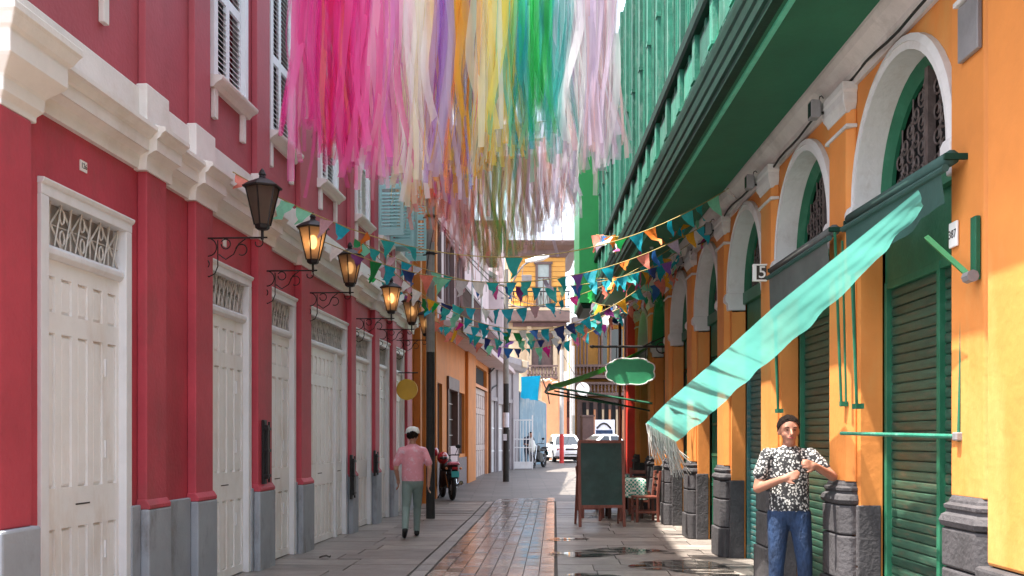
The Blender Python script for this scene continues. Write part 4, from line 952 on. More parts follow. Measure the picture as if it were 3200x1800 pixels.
for xa in (1450, 1458, 1467, 1475, 1505, 1512, 1534): m = FB(br); m.bx(xa, xa+3.5, 815, 925, Zb, -.15, .3); m.build('post', 'brown_trim', br)
for xa, xb in ((1514, 1530), (1537, 1570)): m = FB(br); m.bx(xa, xb, 825, 920, Zb, .85, 1.0); m.build('window', 'glass_dark', br)
for ya in (918, 962): m = FB(br); m.bx(1446, 1600, ya, ya+6, Zb, -.5, 1); m.bx(1446, 1600, ya+26, ya+34, Zb, -.5, 1); m.build('balcony', 'brown_trim', br)
bt2 = MB().lathe(0, 0, [(.05, 0), (.10, .12), (.05, .35), (.08, .5), (.05, .56)], 6).mesh('baluster', 'brown_trim')
for ya in (918, 962):
    for k in range(14): piece('baluster', bt2, br, (fx(1449+k*9, Zb)-br.location.x, -.4, fz(ya+26, Zb)-br.location.z))
for k, xa in enumerate((1466, 1484, 1505, 1522, 1540, 1556)):
    m = FB(br); m.bx(xa, xa+9, 1012, 1055 if k % 2 else 1090, Zb, .2, .3); m.build('opening', 'dark_void', br)
    m = FB(br); m.bx(xa+10, xa+15, 1030, 1120, Zb, .15, .3); m.build('timber', 'salmon_wall' if k % 2 else 'cream_wall', br)
bo = far_house('brown_booth', 'plain brown booth standing behind the parked white cars', 1466, 1492, 66.0)
FB(bo).bx(1465, 1494, 1048, 1150, 66, 0, 2).build('cabin', 'brown_paint', bo, bevel=.03)
FB(bo).bx(1463, 1496, 1044, 1048, 66, -.1, 2.1).build('roof', 'brown_trim', bo)
# painted hoarding with an arch, blue and red bands
ho = far_house('painted_hoarding', 'painted hoarding with dark arch over blue and red bands', 1497, 1545, 64.0)
FB(ho).bx(1497, 1546, 1056, 1130, 64, 0, .1).build('board', 'paper', ho)
FB(ho).bx(1499, 1541, 1082, 1096, 64, -.03, 0).build('blue_band', 'jeans', ho)
FB(ho).bx(1496, 1538, 1100, 1118, 64, -.03, 0).build('red_band', 'pink_wall', ho)
hl = ho.location
m = MB(); m.tube([(fx(1501+36*t/8, 64)-hl.x, -.03, fz(1078-13*math.sin(math.pi*t/8), 64)-hl.z) for t in range(9)], .06, 5); m.build('arch_stripe', 'iron', ho)
m = MB(); m.prism([(fx(a, 64)-hl.x, fz(b, 64)-hl.z) for a, b in ((1512, 1098), (1522, 1098), (1546, 1126), (1530, 1128))], -.08, -.04); m.build('green_swoosh', 'green_paint', ho)
# satellite dish
di = empty('satellite_dish', W(1467, 978, 60), 0, 'round white satellite dish on the brown house front', 'satellite dish')
MB().lathe(0, 0, [(.02, 0), (.2, .02), (.38, .09), (.40, .12), (.36, .10), (.02, .04)], 16).build('reflector', 'white_paint', di, smooth=True); di.rotation_euler = (R(100), 0, R(-10))
MB().tube([(0, 0, 0), (.1, -.2, -.2), (.15, -.5, -.5)], .04, 5).build('mount', 'grey_metal', di)
# ================================================================ poles and cables
def pole(px, py, ytop, r, r2, Z, name, label, split=None, m1='concrete_pole', m2='pole_black', top=None):
    b = W(px, py, Z); z0 = gz(Z); h = fz(ytop, Z)-z0
    r0 = empty(name, (b.x, Z, z0), 0, label, 'pole')
    if split:
        hs = fz(split, Z)-z0
        MB().lathe(0, 0, [(r, 0), (r+(r2-r)*hs/h, hs)], 14).build('painted_base', m2, r0, smooth=False)
        MB().lathe(0, 0, [(r+(r2-r)*hs/h+.002, hs), (r2, h)], 14).build('shaft', m1, r0)
    else: MB().lathe(0, 0, [(r, 0), (r2, h)], 14).build('shaft', m1, r0)
    return r0, h
p1_, h1 = pole(1083, 1305, 395, .085, .075, 19.3, 'utility_pole', 'tall grey concrete pole with black base beside the motorcycle', 886)
for z in (fz(642, 19.3), fz(548, 19.3)):
    MB().lathe(0, 0, [(.09, z), (.09, z+.05)], 12).build('clamp', 'iron', p1_); MB().tube([(-.14, 0, z), (.14, -.05, z+.03)], .014, 5).build('step_iron', 'iron', p1_)
MB().tube([(-.1, -.05, fz(700, 19.3)), (.02, -.09, fz(610, 19.3)), (.1, -.04, fz(560, 19.3))], .008, 5).build('strap', 'cable', p1_)
MB().box(-.10, .10, -.10, .10, fz(500, 19.3), fz(445, 19.3)).build('red_wrap', 'pole_red', p1_, bevel=.03)
p2_, h2 = pole(1273, 1212, 678, .10, .075, 33.0, 'utility_pole', 'slim grey concrete pole with flyers and street lamp, black below', 965)
Zq = 33.0; px0 = p2_.location
MB().lathe(0, 0, [(.104, fz(1075, Zq)-px0.z), (.102, fz(1038, Zq)-px0.z)], 12).build('flyer', 'paper', p2_)
MB().box(-.09, .03, -.125, -.095, fz(1108, Zq)-px0.z, fz(1092, Zq)-px0.z).build('flyer', 'paper', p2_)
for ya in (718, 752): MB().box(-.16, .2, -.05, .05, fz(ya, Zq)-px0.z, fz(ya-4, Zq)-px0.z).build('cross_arm', 'grey_metal', p2_)
m = MB(); m.tube([(.18, 0, fz(757, Zq)-px0.z), (.18, 0, fz(716, Zq)-px0.z), (.35, -.1, fz(690, Zq)-px0.z), (.55, -.2, fz(670, Zq)-px0.z), (.75, -.3, fz(662, Zq)-px0.z)], .03, 6); m.build('lamp_arm', 'grey_metal', p2_)
m = MB(); zc = fz(660, Zq)-px0.z
m.loft([[(x, -.3-w, zc+dz-h_), (x, -.3+w, zc+dz-h_), (x, -.3+w, zc+dz+h_*.6), (x, -.3-w*.5, zc+dz+h_), (x, -.3-w, zc+dz+h_*.6)] for x, w, h_, dz in ((.62, .06, .05, -.02), (.9, .08, .07, .04), (.95, .14, .08, .05), (1.2, .15, .08, .11), (1.38, .05, .03, .15))]); m.build('lamp_head', 'white_paint', p2_, bevel=.01)
m = MB(); m.box(.50, .82, -.36, -.2, fz(712, Zq)-px0.z, fz(696, Zq)-px0.z); m.tube([(.52, -.28, fz(697, Zq)-px0.z), (.55, -.28, fz(670, Zq)-px0.z)], .012, 5); m.build('floodlight', 'grey_metal', p2_, bevel=.02)
p3_, h3 = pole(1413, 1163, 880, .115, .09, 51.0, 'street_pole', 'white steel pole with red painted base before the parked car', 1092, 'pole_white', 'pole_red')
p4_, h4 = pole(1441, 1150, 870, .125, .10, 58.0, 'street_pole', 'plain pale pole standing behind the parked car roof', 1045, 'pole_white', 'concrete_pole')
lp_ = empty('curved_street_lamp', (fx(1436, 56), 56, gz(56)), 0, 'white curved street lamp beside the far yellow house', 'street lamp')
MB().tube([(0, 0, 0), (0, 0, fz(730, 56)), (.06, 0, fz(700, 56)), (.2, 0, fz(677, 56)), (.38, 0, fz(668, 56)), (.6, -.1, fz(667, 56))], [.06, .05, .045, .045, .045, .045], 8).build('mast', 'pole_white', lp_)
MB().box(.35, .95, -.25, .1, fz(676, 56), fz(668, 56)).build('lamp_head', 'white_paint', lp_, bevel=.03)
def cable(label, *pts, r=.01, m='cable'):
    P = [W(*q) for q in pts]; o0 = P[0]; out = []
    for a, b in zip(P, P[1:]):
        for k in range(10):
            t = k/10; q = a.lerp(b, t); out.append(q+Vector((0, 0, -.12*4*t*(1-t)*min(1, (b-a).length/6)))-o0)
    out.append(P[-1]-o0)
    tag(MB().tube([tuple(q) for q in out], r, 5).build('overhead_cable', m, loc=o0), label, 'cable')
cable('black cable slanting from the tall grey pole to the slim pole', (1090, 545, 19.3), (1274, 745, 33), r=.014)
cable('second black cable from the tall grey pole past the brown windows', (1098, 548, 19.3), (1272, 725, 33), r=.014)
cable('long cable from the slim pole across the yellow balcony', (1275, 735, 33), (1350, 765, 45), (1560, 800, 55), r=.016)
cable('low straight cable from the slim pole towards the white poles', (1275, 762, 33), (1355, 768, 40), r=.02, m='grey_metal')
cable('cable dropping from the first white pole to the second', (1413, 885, 51), (1470, 975, 58), r=.016)
cable('thin aerial wire rising above the yellow house roof', (1414, 612, 62), (1411, 380, 62), r=.03, m='brown_trim')
co = W(1172, 528, 22); tag(MB().tube([(.09*math.cos(t*.7), .03*math.sin(t*.3), .11*math.sin(t*.7)) for t in range(20)], .009, 5).build('cable_coil', 'cable', loc=co), 'coil of black cable hanging in the air near the mauve house', 'cable')
# hanging round signs
for px, Z, lab in ((1024, 20.7, 'round yellow blank sign hanging from an iron arm by the last red door'), (998, 21.6, 'second round yellow sign half hidden behind the first one')):
    c = W(px, 980, Z); r0 = empty('round_sign', c, 0, lab, 'sign', 'round yellow signs')
    r_ = .215
    MB().tube([(0, -.02, 0), (0, .02, 0)], r_, 28).build('disc', 'yellow_sign', r0, bevel=.006)
    wx = LF.X0+.0744*Z-c.x
    MB().tube([(wx, 0, .34), (.22, 0, .34)], .014, 6).build('arm', 'iron', r0)
    for x in (-.12, .12): MB().tube([(x, 0, .34), (x, 0, .17)], .006, 4).build('hanger', 'iron', r0)
# ================================================================ people
def figure(name, label, loc, rz, caps, tags, voxel, hem=None, extras=None, group=None):
    """caps: (tag, a, b, ra, rb, flat) tapered limbs fused by a voxel remesh into one skin; tags: tag -> material"""
    mb = MB()
    for tg, a, b, ra, rb, fl in caps:
        a, b = Vector(a), Vector(b); d = b-a; L_ = max(d.length, 1e-4); d = d/L_
        u = d.orthogonal().normalized(); w = d.cross(u); rings = []; n = 14
        for k in range(6): t = -math.pi/2+math.pi/2*k/5; rings.append((a+d*ra*math.sin(t), max(ra*math.cos(t), 1e-4)))
        for k in range(1, 4): rings.append((a.lerp(b, k/4), ra+(rb-ra)*k/4))
        for k in range(6): t = math.pi/2*k/5; rings.append((b+d*rb*math.sin(t), max(rb*math.cos(t), 1e-4)))
        R_ = []
        for c, r in rings:
            ring_ = []
            for k in range(n):
                o = (u*math.cos(2*math.pi*k/n)+w*math.sin(2*math.pi*k/n))*r; o.y *= fl; ring_.append(tuple(c+o))
            R_.append(ring_)
        mb.loft(R_)
    me = mb.mesh('tmp', [MATS[t] for t in dict.fromkeys(tags.values())]); t_ = bpy.data.objects.new('tmp', me); COL.objects.link(t_)
    rmo = t_.modifiers.new('r', 'REMESH'); rmo.mode = 'VOXEL'; rmo.voxel_size = voxel
    sm = t_.modifiers.new('s', 'SMOOTH'); sm.factor = .5; sm.iterations = 5
    bpy.context.view_layer.update(); dg = bpy.context.evaluated_depsgraph_get(); out = bpy.data.meshes.new_from_object(t_.evaluated_get(dg)); bpy.data.objects.remove(t_)
    out.materials.clear(); names = list(dict.fromkeys(tags.values()))
    for nm in names: out.materials.append(MATS[nm])
    nP = len(out.polygons); C = np.empty(nP*3); out.polygons.foreach_get('center', C); C = C.reshape(-1, 3)
    best = np.full(nP, 1e9); idx = np.zeros(nP, int)
    for tg, a, b, ra, rb, fl in caps:
        a = np.array(a, float); b = np.array(b, float); d = b-a; q = C-a; t = np.clip((q@d)/max(d@d, 1e-9), 0, 1); off = q-np.outer(t, d); off[:, 1] /= fl
        ds = np.linalg.norm(off, axis=1)-(ra+(rb-ra)*t); mk = ds < best; best[mk] = ds[mk]; idx[mk] = names.index(tags[tg])
    if hem:
        z_, lo, up = hem; body = (np.abs(C[:, 0]) < .205); li, ui = names.index(tags[lo]), names.index(tags[up])
        idx[body & (idx == ui) & (C[:, 2] < z_)] = li; idx[body & (idx == li) & (C[:, 2] >= z_)] = ui
    out.polygons.foreach_set('material_index', idx.astype('i4')); out.polygons.foreach_set('use_smooth', [True]*nP)
    r0 = empty(name, loc, rz, label, 'person', group); o = piece('body', out, r0)
    return r0
def hand(tag_, wrist, dirv, side, up, s=1.0):
    """palm, four fingers slightly curled and a thumb leaving the side"""
    w = Vector(wrist); d = Vector(dirv).normalized(); sv = Vector(side).normalized(); u = Vector(up).normalized(); C = []
    C.append((tag_, tuple(w), tuple(w+d*.03*s), .028, .030, 1))
    for k, (off, ln) in enumerate(((-.032, .062), (-.011, .072), (.011, .068), (.031, .052))):
        k0 = w+d*.035*s+sv*off*.75*s; k1 = w+d*.09*s+sv*off*s; k2 = k1+d*ln*.5*s-u*.012*s; k3 = k2+d*ln*.4*s-u*.025*s
        C += [(tag_, tuple(k0), tuple(k1), .013, .0105, 1), (tag_, tuple(k1), tuple(k2), .0105, .0095, 1), (tag_, tuple(k2), tuple(k3), .0095, .008, 1)]
    t0 = w+d*.03*s-sv*.03*s; t1 = w+d*.06*s-sv*.055*s; t2 = t1+d*.035*s-sv*.012*s-u*.006
    C += [(tag_, tuple(t0), tuple(t1), .014, .012, 1), (tag_, tuple(t1), tuple(t2), .012, .009, 1)]
    return C
def head_caps(c, s=1.0, yaw=0):
    c = Vector(c); f = Vector((math.sin(yaw), -math.cos(yaw), 0)); r = Vector((math.cos(yaw), math.sin(yaw), 0)); P = lambda a, b, z: tuple(c+r*a*s+f*b*s+Vector((0, 0, z*s)))
    return [('head', P(0, -.015, .03), P(0, -.005, .045), .088*s, .085*s, 1.08), ('head', P(0, .018, -.03), P(0, .03, -.085), .068*s, .040*s, 1.0),
            ('head', P(0, .088, .012), P(0, .105, -.022), .011*s, .016*s, 1), ('head', P(-.08, -.01, .012), P(-.082, -.012, -.02), .014*s, .010*s, 1.5), ('head', P(.08, -.01, .012), P(.082, -.012, -.02), .014*s, .010*s, 1.5),
            ('head', P(-.02, .078, -.05), P(.02, .078, -.05), .012*s, .012*s, 1), ('head', P(-.04, .07, .035), P(.04, .07, .035), .014*s, .014*s, 1)]
def head_parts(root, c, s=1.0, yaw=0, hair='hair'):
    c = Vector(c); f = Vector((math.sin(yaw), -math.cos(yaw), 0)); r = Vector((math.cos(yaw), math.sin(yaw), 0)); P = lambda a, b, z: tuple(c+r*a*s+f*b*s+Vector((0, 0, z*s)))
    for e in (-1, 1):
        MB().ball(P(.032*e, .079, .014), .009*s, .006*s, .004*s, 8, 6).build('eye', 'hair', root, smooth=True)
        MB().tube([P(.018*e, .087, .034), P(.036*e, .085, .039), P(.05*e, .072, .033)], .0032*s, 5).build('eyebrow', 'hair', root)
    MB().tube([P(-.024, .083, -.052), P(0, .089, -.050), P(.024, .083, -.052)], .0035*s, 5).build('mouth', 'red_wall', root)
    if hair:
        m = MB(); rings = []
        for j in range(9):
            t = j/8*math.pi*.54; rr = math.sin(t)*.0955*s*(1+.04*math.sin(3*j)); z = math.cos(t)*.106*s; ring_ = []
            for k in range(20):
                a = 2*math.pi*k/20; fr = math.sin(a); lift = .075*s*max(0, fr)*(j/8)**2-.085*s*max(0, -fr)*(j/8)**2-.02*s*abs(math.cos(a))**3*(j/8)**3; e = Vector((rr*math.cos(a), rr*fr, z+lift)).normalized()*(.0945+.012*max(0, math.cos(t)))*s; v = c+r*e.x+f*(e.y*1.06-.013*s)+Vector((0, 0, .038*s+e.z)); ring_.append(tuple(v+Vector((random.uniform(-1, 1), random.uniform(-1, 1), random.uniform(-1, 1)))*(.0035+.004*(j/8)**3)))
            rings.append(ring_)
        m.loft(rings); m.build('hair', hair, root, smooth=False)
random.seed(21)
# ---- standing man in speckled T-shirt
hc = (-.005, -.02, 1.60)
caps = [('jean', (0, .01, .93), (0, .0, 1.02), .150, .145, .72), ('jean', (-.085, 0, .90), (-.105, -.02, .50), .098, .068, 1), ('jean', (-.105, -.02, .50), (-.115, .02, .10), .066, .055, 1), ('jean', (.085, 0, .90), (.125, -.01, .50), .098, .068, 1), ('jean', (.125, -.01, .50), (.145, .03, .10), .066, .055, 1),
        ('shoe', (-.115, .04, .045), (-.13, -.16, .035), .045, .038, 1), ('shoe', (.145, .05, .045), (.175, -.14, .035), .045, .038, 1),
        ('shirt', (0, 0, .985), (0, -.005, 1.14), .170, .162, .70), ('shirt', (0, -.005, 1.14), (0, 0, 1.33), .166, .165, .68), ('shirt', (-.10, .0, 1.385), (.10, .0, 1.385), .082, .082, .85), ('shirt', (-.155, .0, 1.40), (.155, .0, 1.40), .062, .062, 1), ('skin', (0, .01, 1.42), (0, -.005, 1.52), .058, .052, 1),
        ('shirt', (-.175, .0, 1.40), (-.235, -.02, 1.245), .066, .066, 1), ('skin', (-.225, -.02, 1.27), (-.262, -.03, 1.12), .047, .042, 1), ('skin', (-.262, -.03, 1.12), (-.075, -.215, 1.21), .042, .029, 1),
        ('shirt', (.175, .0, 1.40), (.270, -.03, 1.30), .066, .064, 1), ('skin', (.255, -.025, 1.315), (.345, -.075, 1.225), .047, .042, 1), ('skin', (.345, -.075, 1.225), (.185, -.235, 1.315), .041, .028, 1)]
caps += head_caps(hc, 1.0, .12)
caps += hand('skin', (-.075, -.215, 1.21), (.17, -.05, .06), (0, .25, 1), (.2, -1, .2)) + hand('skin', (.185, -.235, 1.315), (-.16, -.1, .04), (0, .25, 1), (-.2, -1, .2))
MZ = 8.45
man = figure('person', 'man in black and white speckled T-shirt and blue jeans by the shutters', (W(1985, 0, MZ).x, MZ, .0), R(-8), caps, {'jean': 'jeans', 'shoe': 'black_rubber', 'shirt': 'shirt_speckled', 'skin': 'skin', 'head': 'skin'}, .0085, (.935, 'jean', 'shirt'))
head_parts(man, hc, 1.0, .12); man.scale = (.975, .975, .975)
# ---- walker in pink shirt and white cap, back towards us
hc = (.0, .02, 1.53)
caps = [('leg', (0, 0, .86), (0, 0, .98), .135, .135, .75), ('leg', (-.075, 0, .84), (-.10, -.02, .46), .092, .066, 1), ('leg', (-.10, -.02, .46), (-.115, -.26, .16), .064, .050, 1), ('leg', (.075, 0, .84), (.075, .20, .48), .092, .066, 1), ('leg', (.075, .20, .48), (.065, .27, .09), .064, .050, 1),
        ('shoe', (-.115, -.29, .13), (-.125, -.15, .04), .045, .038, 1), ('shoe', (.065, .24, .045), (.07, .43, .04), .045, .036, 1),
        ('shirt', (0, 0, .90), (0, .0, 1.08), .172, .165, .74), ('shirt', (0, 0, 1.08), (0, .01, 1.27), .168, .165, .72), ('shirt', (-.14, .01, 1.32), (.14, .01, 1.32), .068, .068, 1), ('skin', (0, .01, 1.35), (0, .015, 1.45), .052, .048, 1),
        ('shirt', (-.17, .01, 1.32), (-.24, .0, 1.14), .06, .062, 1), ('skin', (-.235, .0, 1.17), (-.25, .0, 1.05), .042, .038, 1), ('skin', (-.25, 0, 1.05), (-.22, .16, .86), .038, .026, 1),
        ('shirt', (.17, .01, 1.32), (.24, -.02, 1.14), .06, .062, 1), ('skin', (.235, -.015, 1.17), (.255, -.03, 1.05), .042, .038, 1), ('skin', (.255, -.03, 1.05), (.24, .03, .82), .038, .026, 1)]
caps += head_caps(hc, .95, math.pi-.2)
caps += hand('skin', (-.22, .16, .86), (.05, .4, -.9), (0, 1, .3), (1, 0, 0)) + hand('skin', (.24, .03, .82), (-.02, .25, -1), (0, 1, .2), (-1, 0, 0))
WZ = 15.6
wk = figure('person', 'walker in pink shirt, white cap and grey-green trousers before the tall pole', (W(1038, 0, WZ).x, WZ, .0), R(6), caps, {'leg': 'trouser_green', 'shoe': 'black_rubber', 'shirt': 'shirt_pink', 'skin': 'skin_pale', 'head': 'skin_pale'}, .011, (.86, 'leg', 'shirt'))
head_parts(wk, hc, .95, math.pi-.2, 'hair')
m = MB(); m.lathe(hc[0], hc[1]+.01, [(.105, 1.585), (.108, 1.60), (.102, 1.64), (.08, 1.675), (.03, 1.692)], 18); m.build('cap', 'cap_white', wk, smooth=True)
m = MB(); m.slab([(hc[0]+.10*math.cos(a)*1.0-.02, hc[1]+.08+.10*math.sin(a)) for a in [math.pi*k/10 for k in range(11)]], 1.585, 1.595); m.build('cap_peak', 'cap_white', wk)
# ---- man in navy bending his head behind the gate
hc = (.07, -.20, 1.44)
caps = [('leg', (0, .02, .84), (0, 0, .95), .13, .135, .75), ('leg', (-.08, .02, .82), (-.085, -.04, .45), .088, .062, 1), ('leg', (-.085, -.04, .45), (-.09, .03, .1), .06, .05, 1), ('leg', (.08, .02, .82), (.09, -.06, .45), .088, .062, 1), ('leg', (.09, -.06, .45), (.1, .02, .1), .06, .05, 1),
        ('shoe', (-.09, .05, .045), (-.1, -.12, .035), .045, .036, 1), ('shoe', (.1, .04, .045), (.11, -.13, .035), .045, .036, 1),
        ('shirt', (0, 0, .95), (.01, -.05, 1.15), .155, .165, .75), ('shirt', (.01, -.05, 1.15), (.03, -.10, 1.28), .165, .14, .75), ('shirt', (-.12, -.08, 1.30), (.17, -.08, 1.30), .068, .068, 1), ('skin', (.03, -.10, 1.32), (.06, -.17, 1.38), .052, .05, 1),
        ('shirt', (-.15, -.08, 1.29), (-.20, -.12, 1.05), .062, .052, 1), ('skin', (-.20, -.12, 1.05), (-.05, -.30, 1.0), .04, .028, 1), ('shirt', (.20, -.08, 1.29), (.25, -.14, 1.05), .062, .052, 1), ('skin', (.25, -.14, 1.05), (.12, -.31, 1.0), .04, .028, 1)]
caps += head_caps(hc, .95, .35) + hand('skin', (-.05, -.30, 1.0), (.5, -.4, 0), (0, .4, 1), (0, -1, .3)) + hand('skin', (.12, -.31, 1.0), (-.4, -.4, 0), (0, .4, 1), (0, -1, .3))
gm = figure('person', 'man in navy clothes bending his head behind the barred gate', (W(1328, 0, 44.4).x, 44.4, gz(44.4)), R(15), caps, {'leg': 'navy', 'shoe': 'black_rubber', 'shirt': 'navy', 'skin': 'skin_pale', 'head': 'skin_pale'}, .014)
head_parts(gm, hc, .95, .35)
sk = empty('white_sack', (W(1338, 0, 44.0).x, 44.0, gz(44)+.0), 0, 'lumpy white sack on a stand held by the man behind the gate', 'sack')
MB().lathe(0, 0, [(.02, .72), (.10, .70), (.15, .80), (.16, 1.0), (.12, 1.18), (.05, 1.26), (.07, 1.32), (.01, 1.33)], 12).build('bag', 'cap_white', sk, smooth=True)
for a in (0, 2.1, 4.2): MB().tube([(.1*math.cos(a), .1*math.sin(a), .72), (.2*math.cos(a), .2*math.sin(a), 0)], .015, 5).build('leg', 'grey_metal', sk)
# ================================================================ vehicles
def rrect(hw, z0, z1, y, r=.12, n=3):
    P = []
    for cx, cz, a0 in ((hw-r, z0+r*.6, -90), (hw-r, z1-r, 0), (-hw+r, z1-r, 90), (-hw+r, z0+r*.6, 180)):
        for k in range(n+1): a = R(a0+90*k/n); P.append((cx+r*math.cos(a), y, cz+(r if cz > (z0+z1)/2 else r*.6)*math.sin(a)))
    return P
def car(loc, rz, label):
    r0 = empty('parked_car', loc, rz, label, 'car', 'white cars parked at the end of the street')
    secs = [(-2.15, .70, .36, .62, .10), (-2.10, .78, .28, .68, .12), (-1.7, .83, .22, .76, .13), (-1.0, .84, .20, .86, .13), (-.3, .845, .20, .92, .12), (1.2, .845, .20, .94, .12), (1.75, .83, .22, .93, .13), (2.05, .78, .30, .88, .13), (2.12, .70, .38, .80, .10)]
    MB().loft([rrect(hw, z0, z1, y, r) for y, hw, z0, z1, r in secs]).build('body', 'car_white', r0, smooth=False)
    def cab(z, hw, y0, y1, c=.12): return [(-hw+c, y0, z), (hw-c, y0, z), (hw, y0+c, z), (hw, y1-c, z), (hw-c, y1, z), (-hw+c, y1, z), (-hw, y1-c, z), (-hw, y0+c, z)]
    MB().loft([cab(.86, .78, -.75, 1.65), cab(1.36, .60, -.02, 1.12), cab(1.42, .52, .12, 1.0)]).build('cabin', 'car_white', r0)
    e = .012
    def lp3(hw0, y0, hw1, y1, t, x): return None
    m = MB(); m.quad((-.62, -.72-e, .90), (.62, -.72-e, .90), (.47, -.085-e, 1.33), (-.47, -.085-e, 1.33)); m.build('windscreen', 'glass_dark', r0)
    m = MB(); m.quad((-.62, 1.62+e, .92), (.62, 1.62+e, .92), (.47, 1.17+e, 1.33), (-.47, 1.17+e, 1.33)); m.build('window', 'glass_dark', r0)
    for s_ in (-1, 1):
        for ya, yb, yc, yd in ((-.50, .42, .40, .06), (.50, 1.35, 1.0, .50)):
            m = MB(); m.quad((s_*(.765+e), ya, .90), (s_*(.765+e), yb, .90), (s_*(.618+e), yc, 1.32), (s_*(.618+e), yd, 1.32)); m.build('window', 'glass_dark', r0)
        m = MB(); m.loft([[(s_*x, y, z) for x, z in ((.42, .58), (.74, .58), (.76, .70), (.44, .70))] for y in (-2.14, -1.98)]); m.build('headlight', 'chrome', r0, bevel=.015)
        MB().box(s_*.78-.09, s_*.78+.09, -.62, -.48, .92, 1.04).build('mirror', 'black_rubber', r0, bevel=.03)
        MB().box(s_*.60-.10, s_*.60+.10, 2.05, 2.135, .60, .74).build('tail_lamp', 'pole_red', r0, bevel=.02)
        MB().box(s_*.62-.08, s_*.62+.08, -2.19, -2.1, .40, .46).build('fog_lamp', 'glass_dark', r0)
        for y in (-1.32, 1.30):
            w = MB().tube([(s_*.66, y, .31), (s_*.86, y, .31)], .31, 18).build('wheel', 'black_rubber', r0, bevel=.03)
            MB().tube([(s_*.80, y, .31), (s_*.868, y, .31)], .19, 12).build('rim', 'chrome', w)
    MB().box(-.30, .30, -2.165, -2.08, .60, .70).build('grille', 'void_brown', r0, bevel=.01)
    m = MB(); m.loft([rrect(hw, .30, .54, y, .06) for y, hw in ((-2.24, .66), (-2.18, .80), (-1.9, .85))]); m.build('bumper', 'car_white', r0)
    MB().box(-.36, .36, -2.252, -2.20, .36, .41).build('air_intake', 'black_rubber', r0)
    MB().box(-.17, .17, -2.262, -2.24, .43, .53).build('number_plate', 'white_paint', r0)
    MB().box(-.55, .55, -2.0, 2.0, .14, .22).build('underbody', 'black_rubber', r0)
    return r0
car((fx(1421, 53.8), 53.8, gz(53.8)), R(6), 'white saloon car facing us behind the red-based white pole')
car((fx(1502, 59.5), 59.5, gz(59.5)), R(-62), 'second white car parked aslant behind the first one')
